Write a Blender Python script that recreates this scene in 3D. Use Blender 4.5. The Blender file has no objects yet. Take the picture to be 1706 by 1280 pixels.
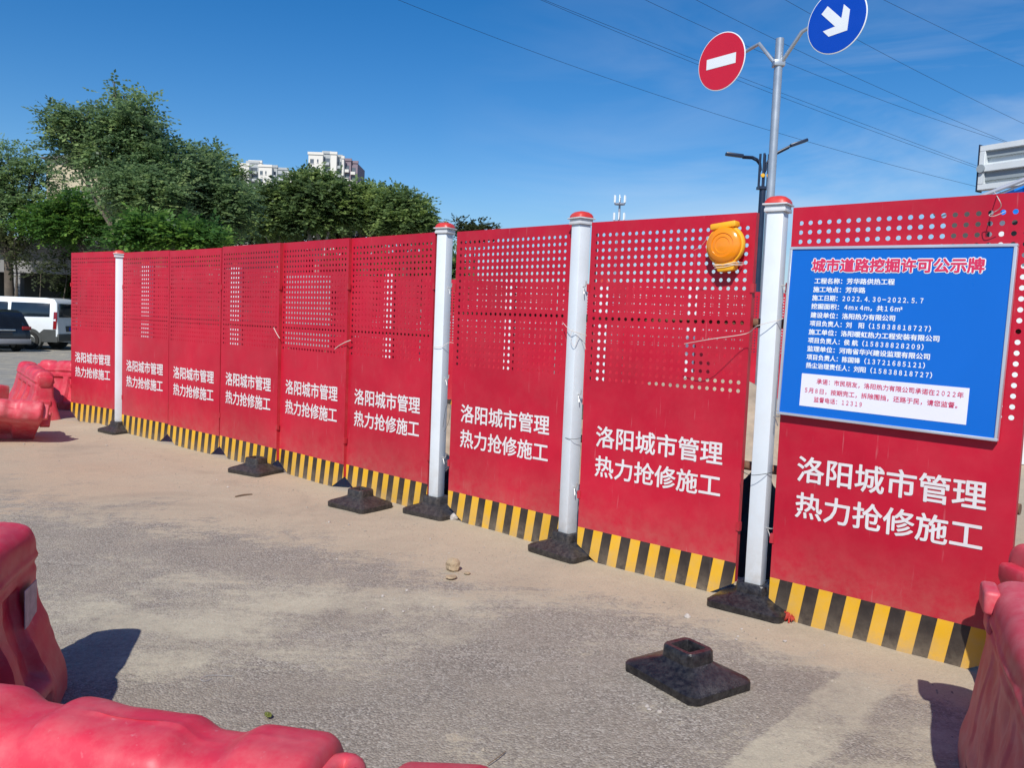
import bpy, bmesh, math, random
import numpy as np
from mathutils import Vector, Matrix
PI = math.pi
R = math.radians
scene = bpy.context.scene
COL = scene.collection

# ------------------------------------------------------------------ camera
EYE = 1.3743
PITCH, ROLL, FPX = R(4.0675), R(2.2907), 1374.87
_f = Vector((0, math.cos(PITCH), -math.sin(PITCH)))
_r = Vector((1, 0, 0)); _u = _r.cross(_f)
_A = _r * math.cos(ROLL) + _u * math.sin(ROLL)
_B = _u * math.cos(ROLL) - _r * math.sin(ROLL)
cam_data = bpy.data.cameras.new('camera')
cam = bpy.data.objects.new('camera', cam_data); COL.objects.link(cam)
cam.matrix_world = Matrix(((_A.x, _B.x, -_f.x, 0), (_A.y, _B.y, -_f.y, 0), (_A.z, _B.z, -_f.z, EYE), (0, 0, 0, 1)))
cam_data.sensor_width = 36.0
cam_data.lens = 36.0 * FPX / 1706.0
cam_data.clip_start = 0.05; cam_data.clip_end = 3000
scene.camera = cam

# ------------------------------------------------------------------ sky, sun, exposure
SUN_EL, SUN_AZ = R(44), R(12)            # the light travels towards +y, turned SUN_AZ towards +x
travel = Vector((math.sin(SUN_AZ) * math.cos(SUN_EL), math.cos(SUN_AZ) * math.cos(SUN_EL), -math.sin(SUN_EL)))
world = bpy.data.worlds.new('World'); scene.world = world; world.use_nodes = True
wn = world.node_tree.nodes; wl = world.node_tree.links; wn.clear()
sky = wn.new('ShaderNodeTexSky'); sky.sky_type = 'NISHITA'; sky.sun_disc = False
sky.sun_elevation = SUN_EL
sky.sun_rotation = math.atan2(-travel.x, -travel.y)
sky.altitude = 0; sky.air_density = 1.0; sky.dust_density = 0.35; sky.ozone_density = 3.0
hsv = wn.new('ShaderNodeHueSaturation'); hsv.inputs['Saturation'].default_value = 1.42; hsv.inputs['Hue'].default_value = .506
wl.new(sky.outputs[0], hsv.inputs['Color'])
# thin high cloud
tc = wn.new('ShaderNodeTexCoord'); mp = wn.new('ShaderNodeMapping'); mp.inputs['Scale'].default_value = (1.6, 1.6, 6.0)
mp.inputs['Rotation'].default_value = (0.0, 0.25, 0.3)
nz = wn.new('ShaderNodeTexNoise'); nz.inputs['Scale'].default_value = 2.1; nz.inputs['Detail'].default_value = 6; nz.inputs['Roughness'].default_value = .55
nz.inputs['Distortion'].default_value = .6
wl.new(tc.outputs['Generated'], mp.inputs[0]); wl.new(mp.outputs[0], nz.inputs['Vector'])
cr = wn.new('ShaderNodeMapRange'); cr.inputs['From Min'].default_value = .42; cr.inputs['From Max'].default_value = .82; cr.inputs['To Max'].default_value = .75
wl.new(nz.outputs['Fac'], cr.inputs['Value'])
sx = wn.new('ShaderNodeSeparateXYZ'); wl.new(tc.outputs['Generated'], sx.inputs[0])
az = wn.new('ShaderNodeMapRange'); az.inputs['From Min'].default_value = -.1; az.inputs['From Max'].default_value = .42
wl.new(sx.outputs['X'], az.inputs['Value'])
el = wn.new('ShaderNodeMapRange'); el.inputs['From Min'].default_value = .5; el.inputs['From Max'].default_value = .08
wl.new(sx.outputs['Z'], el.inputs['Value'])
m1 = wn.new('ShaderNodeMath'); m1.operation = 'MULTIPLY'; wl.new(az.outputs[0], m1.inputs[0]); wl.new(el.outputs[0], m1.inputs[1])
m2 = wn.new('ShaderNodeMath'); m2.operation = 'MULTIPLY'; wl.new(m1.outputs[0], m2.inputs[0]); wl.new(cr.outputs[0], m2.inputs[1])
mx = wn.new('ShaderNodeMix'); mx.data_type = 'RGBA'
wl.new(m2.outputs[0], mx.inputs['Factor']); hz = wn.new('ShaderNodeMapRange'); hz.inputs['From Min'].default_value = .16; hz.inputs['From Max'].default_value = .0; hz.inputs['To Max'].default_value = .8
wl.new(sx.outputs['Z'], hz.inputs['Value'])
hm_ = wn.new('ShaderNodeMix'); hm_.data_type = 'RGBA'; wl.new(hz.outputs[0], hm_.inputs['Factor']); wl.new(hsv.outputs[0], hm_.inputs['A']); hm_.inputs['B'].default_value = (2.6, 4.1, 5.9, 1)
wl.new(hm_.outputs['Result'], mx.inputs['A']); mx.inputs['B'].default_value = (6.2, 6.8, 7.6, 1)
bg = wn.new('ShaderNodeBackground'); bg.inputs['Strength'].default_value = 0.102
wl.new(mx.outputs['Result'], bg.inputs['Color'])
wo = wn.new('ShaderNodeOutputWorld'); wl.new(bg.outputs[0], wo.inputs[0])
sd = bpy.data.lights.new('sun', 'SUN'); sd.energy = 4.2; sd.angle = R(.53); sd.color = (1, .965, .9)
sun = bpy.data.objects.new('sun', sd); COL.objects.link(sun)
sun.rotation_euler = travel.to_track_quat('-Z', 'Y').to_euler()
scene.view_settings.view_transform = 'Standard'; scene.view_settings.look = 'None'
scene.view_settings.exposure = 0.22; scene.view_settings.gamma = 1; scene.view_settings.use_curve_mapping = False
scene.cycles.max_bounces = 6; scene.cycles.transparent_max_bounces = 8

random.seed(7); rng = np.random.default_rng(7)

def at(x, y, Y):
    """the place in the world that the photograph shows at (x, y), Y metres ahead"""
    d = _A * ((x - 853) / FPX) - _B * ((y - 640) / FPX) + _f
    return Vector((0, 0, EYE)) + d * (Y / d.y)
def ground_at(x, y, z=0):
    d = _A * ((x - 853) / FPX) - _B * ((y - 640) / FPX) + _f
    return Vector((0, 0, EYE)) + d * ((z - EYE) / d.z)

# ------------------------------------------------------------------ materials
def newmat(name):
    m = bpy.data.materials.new(name); m.use_nodes = True
    nt = m.node_tree; nt.nodes.clear()
    o = nt.nodes.new('ShaderNodeOutputMaterial'); b = nt.nodes.new('ShaderNodeBsdfPrincipled')
    nt.links.new(b.outputs[0], o.inputs[0])
    return m, nt, b, o
def mat(name, col, rough=.6, metal=0, var=.12, vscale=3.0, dust=0.0, dustcol=(.42, .34, .25), bump=0.0, bscale=60, spec=.5, scratch=0.0, coat=0.0, mud=0.0, mudh=.4, wave=0.0):
    """base colour + slow variation + optional dust film + fine bump, all procedural"""
    m, nt, b, o = newmat(name); N = nt.nodes.new; L = nt.links.new
    t = N('ShaderNodeTexCoord'); oi = N('ShaderNodeObjectInfo')
    ad = N('ShaderNodeVectorMath'); ad.operation = 'ADD'
    sc = N('ShaderNodeVectorMath'); sc.operation = 'SCALE'; sc.inputs['Scale'].default_value = 37.0
    cb = N('ShaderNodeCombineXYZ')
    for i in range(3): L(oi.outputs['Random'], cb.inputs[i])
    L(cb.outputs[0], sc.inputs[0]); L(t.outputs['Object'], ad.inputs[0]); L(sc.outputs[0], ad.inputs[1])
    n = N('ShaderNodeTexNoise'); n.inputs['Scale'].default_value = vscale; n.inputs['Detail'].default_value = 5; n.inputs['Roughness'].default_value = .6
    L(ad.outputs[0], n.inputs['Vector'])
    mr = N('ShaderNodeMapRange'); mr.inputs['From Min'].default_value = .3; mr.inputs['From Max'].default_value = .7
    mr.inputs['To Min'].default_value = 1 - var; mr.inputs['To Max'].default_value = 1 + var
    L(n.outputs['Fac'], mr.inputs['Value'])
    v = N('ShaderNodeVectorMath'); v.operation = 'SCALE'; v.inputs[0].default_value = col[:3]
    L(mr.outputs[0], v.inputs['Scale'])
    out = v.outputs[0]
    if dust > 0:
        n2 = N('ShaderNodeTexNoise'); n2.inputs['Scale'].default_value = vscale * 3.1; n2.inputs['Detail'].default_value = 8; n2.inputs['Roughness'].default_value = .7
        L(ad.outputs[0], n2.inputs['Vector'])
        d = N('ShaderNodeMapRange'); d.inputs['From Min'].default_value = .42; d.inputs['From Max'].default_value = .78; d.inputs['To Max'].default_value = dust
        L(n2.outputs['Fac'], d.inputs['Value'])
        mm = N('ShaderNodeMix'); mm.data_type = 'RGBA'; L(d.outputs[0], mm.inputs['Factor']); L(out, mm.inputs['A']); mm.inputs['B'].default_value = (*dustcol, 1)
        out = mm.outputs['Result']
    if scratch > 0:
        mp_ = N('ShaderNodeMapping'); mp_.inputs['Scale'].default_value = (40, 40, 3); mp_.inputs['Rotation'].default_value = (.2, .35, .1)
        L(ad.outputs[0], mp_.inputs[0])
        n3 = N('ShaderNodeTexNoise'); n3.inputs['Scale'].default_value = 1.5; n3.inputs['Detail'].default_value = 3
        L(mp_.outputs[0], n3.inputs['Vector'])
        d3 = N('ShaderNodeMapRange'); d3.inputs['From Min'].default_value = .67; d3.inputs['From Max'].default_value = .78; d3.inputs['To Max'].default_value = scratch
        L(n3.outputs['Fac'], d3.inputs['Value'])
        m3 = N('ShaderNodeMix'); m3.data_type = 'RGBA'; L(d3.outputs[0], m3.inputs['Factor']); L(out, m3.inputs['A']); m3.inputs['B'].default_value = (.6, .5, .5, 1)
        out = m3.outputs['Result']
    if mud > 0:                                       # earth splashed and blown onto the foot of the thing
        sz = N('ShaderNodeSeparateXYZ'); L(t.outputs['Object'], sz.inputs[0])
        hgt = N('ShaderNodeMapRange'); hgt.inputs['From Min'].default_value = mudh; hgt.inputs['From Max'].default_value = .0; L(sz.outputs['Z'], hgt.inputs['Value'])
        sq_ = N('ShaderNodeMath'); sq_.operation = 'POWER'; L(hgt.outputs[0], sq_.inputs[0]); sq_.inputs[1].default_value = 1.7
        nm = N('ShaderNodeTexNoise'); nm.inputs['Scale'].default_value = 13; nm.inputs['Detail'].default_value = 9; nm.inputs['Roughness'].default_value = .75; L(ad.outputs[0], nm.inputs['Vector'])
        nr = N('ShaderNodeMapRange'); nr.inputs['From Min'].default_value = .36; nr.inputs['From Max'].default_value = .66; nr.inputs['To Min'].default_value = .15; L(nm.outputs['Fac'], nr.inputs['Value'])
        pm = N('ShaderNodeMath'); pm.operation = 'MULTIPLY'; L(sq_.outputs[0], pm.inputs[0]); L(nr.outputs[0], pm.inputs[1])
        pk_ = N('ShaderNodeMath'); pk_.operation = 'MULTIPLY'; L(pm.outputs[0], pk_.inputs[0]); pk_.inputs[1].default_value = mud; pk_.use_clamp = True
        m5 = N('ShaderNodeMix'); m5.data_type = 'RGBA'; L(pk_.outputs[0], m5.inputs['Factor']); L(out, m5.inputs['A']); m5.inputs['B'].default_value = (.36, .29, .205, 1)
        out = m5.outputs['Result']
    if wave > 0:                                      # the sheet is not perfectly flat
        nw = N('ShaderNodeTexNoise'); nw.inputs['Scale'].default_value = 2.3; nw.inputs['Detail'].default_value = 2; L(ad.outputs[0], nw.inputs['Vector'])
        bw_ = N('ShaderNodeBump'); bw_.inputs['Strength'].default_value = wave; bw_.inputs['Distance'].default_value = .03
        L(nw.outputs['Fac'], bw_.inputs['Height']); L(bw_.outputs[0], b.inputs['Normal'])
    L(out, b.inputs['Base Color'])
    b.inputs['Roughness'].default_value = rough; b.inputs['Metallic'].default_value = metal
    b.inputs['Specular IOR Level'].default_value = spec; b.inputs['Coat Weight'].default_value = coat
    rr = N('ShaderNodeMapRange'); rr.inputs['To Min'].default_value = max(.05, rough - .12); rr.inputs['To Max'].default_value = min(1, rough + .14)
    L(n.outputs['Fac'], rr.inputs['Value']); L(rr.outputs[0], b.inputs['Roughness'])
    if bump > 0:
        n4 = N('ShaderNodeTexNoise'); n4.inputs['Scale'].default_value = bscale; n4.inputs['Detail'].default_value = 4
        L(ad.outputs[0], n4.inputs['Vector'])
        bp = N('ShaderNodeBump'); bp.inputs['Strength'].default_value = bump; bp.inputs['Distance'].default_value = .004
        L(n4.outputs['Fac'], bp.inputs['Height']); L(bp.outputs[0], b.inputs['Normal'])
    return m

M = {}
M['red'] = mat('red_panel_paint', (.455, .007, .028), .42, var=.16, vscale=1.4, dust=.09, dustcol=(.46, .20, .18), spec=.35, scratch=.14, mud=.55, mudh=.55, wave=.35)
M['redrail'] = mat('red_rail_paint', (.40, .012, .024), .55, dust=.12, dustcol=(.5, .3, .25))
M['yellow'] = mat('yellow_stripe_paint', (.72, .39, .008), .5, var=.08, dust=.25, dustcol=(.5, .4, .28), scratch=.08, mud=.85, mudh=.22, wave=.35)
M['black'] = mat('black_stripe_paint', (.022, .016, .015), .5, var=.2, dust=.16, dustcol=(.26, .21, .15), scratch=.08, mud=.6, mudh=.2, wave=.35)
M['letter'] = mat('white_lettering', (.68, .66, .66), .5, var=.05, vscale=6, dust=.32, dustcol=(.58, .42, .40), scratch=.10)
M['post'] = mat('white_post_coating', (.64, .69, .73), .35, var=.04, dust=.16, dustcol=(.50, .45, .38), vscale=4, mud=.8, mudh=.55, scratch=.10)
M['cap'] = mat('red_post_cap_plastic', (.56, .035, .028), .4, dust=.15)
M['capwhite'] = mat('white_cap_plastic', (.60, .62, .64), .4, dust=.2)
M['rubber'] = mat('black_rubber', (.009, .0085, .011), .34, var=.35, vscale=14, dust=.30, dustcol=(.16, .15, .145), bump=.5, bscale=90)
M['rubberdusty'] = mat('dusty_black_rubber', (.020, .018, .019), .5, var=.35, vscale=14, dust=.5, dustcol=(.15, .125, .105), bump=.5, bscale=90)
M['rust'] = mat('rusty_steel_tube', (.16, .07, .035), .75, var=.4, vscale=14, dust=.3)
M['steel'] = mat('galvanised_steel', (.42, .46, .50), .34, metal=.55, var=.1, vscale=6)
M['hook'] = mat('bright_wire', (.62, .60, .57), .35, metal=.6)
M['blackpole'] = mat('dark_lamp_paint', (.012, .022, .05), .35, var=.15)
M['signred'] = mat('sign_red_film', (.56, .012, .035), .4, var=.03)
M['signblue'] = mat('sign_blue_film', (.0, .055, .43), .4, var=.03)
M['signwhite'] = mat('sign_white_film', (.74, .78, .80), .45, var=.03)
M['signback'] = mat('sign_aluminium', (.55, .58, .6), .4, metal=.3)
M['boardblue'] = mat('printed_blue_vinyl', (.0, .125, .54), .32, var=.025)
M['boardtext'] = mat('printed_white_ink', (.78, .82, .86), .4, var=.02)
M['boardred'] = mat('printed_red_ink', (.62, .03, .10), .4, var=.02)
M['boardwhite'] = mat('printed_white_field', (.74, .74, .84), .35, var=.02)
M['frame'] = mat('aluminium_frame', (.60, .64, .70), .3, metal=.5)
M['amber'] = mat('amber_lens_plastic', (.82, .25, .006), .14, var=.05, spec=.7)
M['amberbody'] = mat('amber_housing_plastic', (.88, .42, .012), .4, var=.06, dust=.15)
M['plasticred'] = mat('red_barrier_plastic', (.55, .028, .056), .46, var=.16, vscale=3, dust=.38, dustcol=(.60, .27, .25), scratch=.22, spec=.5, bump=.25, bscale=18, mud=.9, mudh=.22)
M['plasticpale'] = mat('faded_barrier_plastic', (.57, .052, .078), .50, var=.14, vscale=4, dust=.45, dustcol=(.62, .32, .30), scratch=.25, bump=.3, bscale=18, mud=.9, mudh=.22)
M['label'] = mat('weathered_paper_label', (.40, .33, .33), .6, var=.3, vscale=30)
M['carwhite'] = mat('white_van_paint', (.72, .76, .78), .22, var=.02, coat=.4)
M['cardark'] = mat('dark_blue_black_car_paint', (.010, .014, .024), .2, var=.1, coat=.5)
M['glass'] = mat('tinted_window_glass', (.012, .020, .028), .08, var=.1, spec=.8)
M['tyre'] = mat('tyre_rubber', (.014, .014, .014), .75, var=.2)
M['rim'] = mat('dull_alloy', (.16, .17, .17), .4, metal=.6)
M['trim'] = mat('dark_bumper_plastic_and_shade', (.055, .06, .06), .6, var=.1)  # also paints the shade inside the shed and the shelter
M['silver'] = mat('grey_bumper_paint', (.26, .26, .28), .35)
M['tail'] = mat('red_tail_lamp', (.22, .012, .015), .15)
M['chrome'] = mat('chrome_trim', (.7, .7, .7), .15, metal=.9)
M['concrete'] = mat('grey_render_wall', (.22, .215, .21), .85, var=.12, vscale=.8, bump=.3, bscale=20)
M['beige'] = mat('beige_render_wall', (.52, .44, .30), .85, var=.06, vscale=.5)
M['towerwall'] = mat('pale_tower_render', (.66, .63, .57), .8, var=.03, vscale=.1)
M['towerpurple'] = mat('dark_tower_cladding', (.22, .17, .20), .8, var=.05, vscale=.1)
M['towerglass'] = mat('tower_window_glass', (.10, .12, .14), .25)
M['towergrey'] = mat('tower_balcony_grey', (.38, .40, .40), .7)
M['antenna'] = mat('white_antenna', (.75, .78, .8), .5)
M['mast'] = mat('mast_grey_steel', (.28, .30, .36), .6)
M['bark'] = mat('grey_brown_bark', (.10, .08, .06), .9, var=.3, vscale=6, bump=.6, bscale=25)
M['barkpale'] = mat('pale_bark', (.30, .28, .25), .9, var=.3, vscale=6)
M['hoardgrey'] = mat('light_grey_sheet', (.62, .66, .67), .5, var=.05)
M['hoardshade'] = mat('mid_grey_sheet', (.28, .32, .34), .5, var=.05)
M['bluesheet'] = mat('blue_corrugated_sheet', (.005, .19, .70), .35, var=.25, vscale=12)
M['dirtpile'] = mat('loose_dirt', (.36, .28, .20), .95, var=.3, vscale=5, bump=1.0, bscale=40, dust=.4, dustcol=(.25, .23, .21))
M['clod'] = mat('dry_clay', (.36, .27, .17), .95, var=.2, vscale=30, bump=.8, bscale=120)
M['pebble'] = mat('pale_stone', (.42, .38, .34), .85, var=.2, vscale=40)
M['grit'] = mat('dull_grit', (.30, .26, .21), .95, var=.4, vscale=3)
M['paper'] = mat('crumpled_white_paper', (.70, .68, .68), .6, var=.1, vscale=30)
M['twig'] = mat('dry_twig', (.16, .11, .07), .9)
M['wirewhite'] = mat('pale_twine', (.62, .56, .50), .6)
M['netblack'] = mat('black_dust_net', (.012, .018, .016), .8, var=.3, vscale=10)
M['redscrap'] = mat('red_plastic_scrap', (.45, .05, .03), .5)
M['dryleaf'] = mat('dry_green_leaf', (.16, .18, .04), .6)

def leafmat(name, dark, mid, light):
    m, nt, b, o = newmat(name); N = nt.nodes.new; L = nt.links.new
    a = N('ShaderNodeAttribute'); a.attribute_name = 'tone'
    cr = N('ShaderNodeValToRGB'); e = cr.color_ramp.elements
    e[0].position = 0; e[0].color = (*dark, 1); e[1].position = 1; e[1].color = (*light, 1)
    k = cr.color_ramp.elements.new(.55); k.color = (*mid, 1)
    L(a.outputs['Fac'], cr.inputs[0]); L(cr.outputs[0], b.inputs['Base Color'])
    b.inputs['Roughness'].default_value = .45; b.inputs['Specular IOR Level'].default_value = .4
    tr = N('ShaderNodeBsdfTranslucent'); L(cr.outputs[0], tr.inputs['Color'])
    mx_ = N('ShaderNodeMixShader'); mx_.inputs[0].default_value = .52
    L(b.outputs[0], mx_.inputs[1]); L(tr.outputs[0], mx_.inputs[2]); L(mx_.outputs[0], o.inputs[0])
    return m
M['leafA'] = leafmat('tree_of_heaven_leaves', (.10, .16, .085), (.20, .31, .135), (.34, .45, .17))
M['leafB'] = leafmat('dark_round_crown_leaves', (.09, .145, .065), (.19, .28, .10), (.33, .43, .13))
M['leafC'] = leafmat('fresh_green_leaves', (.045, .11, .030), (.10, .22, .045), (.21, .36, .06))
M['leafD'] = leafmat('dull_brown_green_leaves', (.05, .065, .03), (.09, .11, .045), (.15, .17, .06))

# ------------------------------------------------------------------ object helpers
def tag(o, label=None, cat=None, group=None, kind=None):
    if label: o['label'] = label
    if cat: o['category'] = cat
    if group: o['group'] = group
    if kind: o['kind'] = kind
    return o
def thing(name, label, cat, loc=(0, 0, 0), rz=0, group=None):
    o = bpy.data.objects.new(name, None); COL.objects.link(o); o.empty_display_size = .1
    o.location = loc; o.rotation_euler = (0, 0, rz)
    return tag(o, label, cat, group)
def link(name, me, parent=None):
    o = bpy.data.objects.new(name, me); COL.objects.link(o)
    if parent: o.parent = parent
    return o
def mesh(name, V, F, mats, MI=None, smooth=False):
    me = bpy.data.meshes.new(name)
    me.from_pydata([tuple(v) for v in V], [], [tuple(f) for f in F])
    for m in (mats if isinstance(mats, (list, tuple)) else [mats]): me.materials.append(m)
    if MI is not None: me.polygons.foreach_set('material_index', list(MI))
    if smooth: me.polygons.foreach_set('use_smooth', [True] * len(me.polygons))
    me.update(); return me
class MB:
    def __init__(s): s.V = []; s.F = []; s.I = []
    def add(s, V, F, mi=0):
        n = len(s.V); s.V += [tuple(v) for v in V]; s.F += [tuple(i + n for i in f) for f in F]; s.I += [mi] * len(F); return s
    def box(s, x0, x1, y0, y1, z0, z1, mi=0, mtx=None):
        V = [Vector(p) for p in ((x0, y0, z0), (x1, y0, z0), (x1, y1, z0), (x0, y1, z0), (x0, y0, z1), (x1, y0, z1), (x1, y1, z1), (x0, y1, z1))]
        if mtx: V = [mtx @ v for v in V]
        return s.add(V, [(0, 3, 2, 1), (4, 5, 6, 7), (0, 1, 5, 4), (1, 2, 6, 5), (2, 3, 7, 6), (3, 0, 4, 7)], mi)
    def tube(s, pts, r, n=10, mi=0, cap=True):
        pts = [Vector(p) for p in pts]; rs = r if isinstance(r, (list, tuple)) else [r] * len(pts)
        V = []; F = []; prev = None
        for i, p in enumerate(pts):
            d = (pts[min(i + 1, len(pts) - 1)] - pts[max(i - 1, 0)]).normalized()
            if prev is None: a = d.orthogonal().normalized()
            else: a = (prev - d * prev.dot(d)); a = a.normalized() if a.length > 1e-6 else d.orthogonal().normalized()
            prev = a; b = d.cross(a)
            for k in range(n):
                t = 2 * PI * k / n; V.append(p + (a * math.cos(t) + b * math.sin(t)) * rs[i])
        for i in range(len(pts) - 1):
            for k in range(n):
                F.append((i * n + k, i * n + (k + 1) % n, (i + 1) * n + (k + 1) % n, (i + 1) * n + k))
        if cap: F.append(tuple(range(n - 1, -1, -1))); F.append(tuple((len(pts) - 1) * n + k for k in range(n)))
        return s.add(V, F, mi)
    def lathe(s, prof, n=24, mi=0, mtx=None):
        V = []; F = []
        for (r, z) in prof:
            for k in range(n):
                t = 2 * PI * k / n; v = Vector((r * math.cos(t), r * math.sin(t), z)); V.append(mtx @ v if mtx else v)
        for i in range(len(prof) - 1):
            for k in range(n): F.append((i * n + k, i * n + (k + 1) % n, (i + 1) * n + (k + 1) % n, (i + 1) * n + k))
        F.append(tuple(range(n - 1, -1, -1))); F.append(tuple((len(prof) - 1) * n + k for k in range(n)))
        return s.add(V, F, mi)
    def prism(s, poly, y0, y1, mi=0, mtx=None):
        """polygon in x,z pushed from y0 to y1"""
        n = len(poly); V = [Vector((x, y0, z)) for x, z in poly] + [Vector((x, y1, z)) for x, z in poly]
        if mtx: V = [mtx @ v for v in V]
        F = [tuple(range(n)), tuple(range(2 * n - 1, n - 1, -1))] + [(i, (i + 1) % n, n + (i + 1) % n, n + i)[::-1] for i in range(n)]
        return s.add(V, F, mi)
    def rings(s, R_, mi=0, cap=True):
        n = len(R_[0]); V = [v for r_ in R_ for v in r_]; F = []
        for i in range(len(R_) - 1):
            for k in range(n): F.append((i * n + k, i * n + (k + 1) % n, (i + 1) * n + (k + 1) % n, (i + 1) * n + k))
        if cap: F.append(tuple(range(n - 1, -1, -1))); F.append(tuple((len(R_) - 1) * n + k for k in range(n)))
        return s.add(V, F, mi)
    def build(s, name, mats, parent=None, smooth=False, bevel=0, seg=2):
        me = mesh(name, s.V, s.F, mats, s.I, smooth)
        bm = bmesh.new(); bm.from_mesh(me); bmesh.ops.recalc_face_normals(bm, faces=bm.faces)
        if bevel:
            ed = [e for e in bm.edges if len(e.link_faces) == 2 and e.calc_face_angle(0) > .5]
            bmesh.ops.bevel(bm, geom=ed, offset=bevel, segments=seg, affect='EDGES', profile=.5, clamp_overlap=True)
            for f in bm.faces: f.smooth = True
        bm.to_mesh(me); bm.free()
        if bevel or smooth:
            try: me.set_sharp_from_angle(angle=R(38))
            except Exception: pass
        return link(name, me, parent)
def copy_tree(o, parent=None):
    c = o.copy(); COL.objects.link(c)
    if parent: c.parent = parent
    for ch in list(o.children): copy_tree(ch, c)
    return c
def smoothstep(a, b, x):
    t = np.clip((x - a) / (b - a), 0, 1); return t * t * (3 - 2 * t)
def vnoise(x, y, seed=0):
    """cheap smooth 2-d value noise"""
    xi = np.floor(x).astype(int); yi = np.floor(y).astype(int); xf = x - xi; yf = y - yi
    def h(a, b):
        v = np.sin(a * 127.1 + b * 311.7 + seed * 74.7) * 43758.5453; return v - np.floor(v)
    u = xf * xf * (3 - 2 * xf); v = yf * yf * (3 - 2 * yf)
    return (h(xi, yi) * (1 - u) + h(xi + 1, yi) * u) * (1 - v) + (h(xi, yi + 1) * (1 - u) + h(xi + 1, yi + 1) * u) * v
def fbm(x, y, o=4, seed=0):
    s = 0; a = .5
    for i in range(o): s = s + a * vnoise(x * 2 ** i, y * 2 ** i, seed + i); a *= .5
    return s

# ------------------------------------------------------------------ ground
PANELS = [  # left foot, right foot, ground offset
    ((-5.308, 9.902), (-4.495, 9.321), .027), ((-4.333, 9.143), (-3.557, 8.513), .001), ((-3.545, 8.495), (-2.785, 7.840), -.006),
    ((-2.772, 7.828), (-2.037, 7.152), .003), ((-2.027, 7.186), (-1.315, 6.506), .004), ((-1.306, 6.535), (-.578, 5.848), .004),
    ((-.415, 5.697), (.321, 5.017), -.003), ((.425, 4.832), (1.189, 4.182), -.013), ((1.301, 3.969), (2.051, 3.289), -.016)]
fx = np.array([-9, -5.3] + [p[1][0] for p in PANELS] + [4.0]); fy = np.array([12.6, 9.9] + [p[1][1] for p in PANELS] + [1.5])
def fence_y(x): return np.interp(x, fx, fy)
def ax(parts):
    o = []
    for a, b, n in parts: o += list(np.linspace(a, b, n, endpoint=False))
    return np.array(o + [parts[-1][1]])
gx = ax([(-1500, -100, 8), (-100, -20, 12), (-20, -7, 24), (-7, -3.2, 60), (-3.2, 3.4, 240), (3.4, 8, 46), (8, 30, 20), (30, 100, 8), (100, 1500, 6)])
gy = ax([(-60, -5, 8), (-5, 1.2, 20), (1.2, 5.2, 160), (5.2, 11, 130), (11, 30, 60), (30, 100, 20), (100, 2500, 10)])
X, Y = np.meshgrid(gx, gy)
def gz(X, Y):
    z = -.28 * smoothstep(13, 27, Y)                                   # the road beyond lies a little lower
    near = smoothstep(14, 11, Y)
    z = z + near * (fbm(X * 1.3, Y * 1.3, 3, 3) - .45) * .03
    return z
Z = gz(X, Y)
Z = Z - gz(np.array([0.]), np.array([4.]))[0] * 0
# dirt painted as real stains on the ground, in metres: x, y, rx, ry, strength
D = np.zeros_like(X); Pl = np.zeros_like(X)
d_f = (fence_y(X) - Y) * .76                                           # distance in front of the fence
wid = np.interp(X, [-6, -4, -2, -.5, .5, 1.5, 3], [3.8, 3.0, 2.1, 1.5, .75, .6, .8])
D = np.maximum(D, 1.05 * smoothstep(1.15, .35, d_f / wid) * (d_f > -12))
D = np.where(d_f < 0, 1.05, D)
D = np.where((Y > 12.2), np.where(X < -6.8, smoothstep(14, 12, Y), .9 * smoothstep(30, 16, Y)), D)
PALE = [(-1.9, 3.75, .35, .35, .75), (-1.35, 3.55, .5, .28, .95), (-.95, 3.95, .5, .25, .9), (-.45, 4.0, .5, .25, .8), (.1, 4.1, .45, .22, .6), (.55, 4.05, .4, .2, .5),
        (-1.25, 3.15, .35, .2, .75), (1.45, 3.55, .35, .3, 1.0), (1.2, 3.75, .35, .2, .9), (1.55, 2.75, .28, .16, .85), (1.25, 2.55, .35, .1, .7), (-2.1, 4.3, .6, .3, .35),
        (-.2, 3.45, .12, .12, .35), (.25, 3.6, .15, .1, .35), (-.9, 3.3, .3, .14, .6), (.6, 3.0, .1, .05, .25)]
for (cx, cy, rx, ry, a) in PALE:
    w = .25 * (fbm(X * 3, Y * 3, 3, 11) - .45) * 2
    q = ((X - cx) / rx) ** 2 + ((Y - cy) / ry) ** 2
    Pl = np.maximum(Pl, a * np.exp(-q * (.9 + w)))
# dusty band across the lower right corner
a0 = np.array([.70, 2.50]); a1 = np.array([1.62, 3.55]); dv = (a1 - a0) / np.linalg.norm(a1 - a0)
t_ = (X - a0[0]) * dv[0] + (Y - a0[1]) * dv[1]; s_ = (X - a0[0]) * dv[1] - (Y - a0[1]) * dv[0]
wob = (fbm(X * 4, Y * 4, 3, 5) - .45) * .10
Pl = np.maximum(Pl, .88 * smoothstep(.0, .03, s_ + wob * .4 + .03) * smoothstep(.26, .17, s_ + wob) * smoothstep(-2.2, -1.6, t_) * smoothstep(1.7, 1.2, t_))
# swept curved streaks in the dust
ang = np.arctan2(Y - 5.6, X + .2); rad = np.hypot(X + .2, (Y - 5.6) * 1.25)
streak = (vnoise(rad * 16, ang * 2.2, 21) - .5)
D += streak * .22; Pl += streak * .16 * (Pl > .05)
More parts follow.
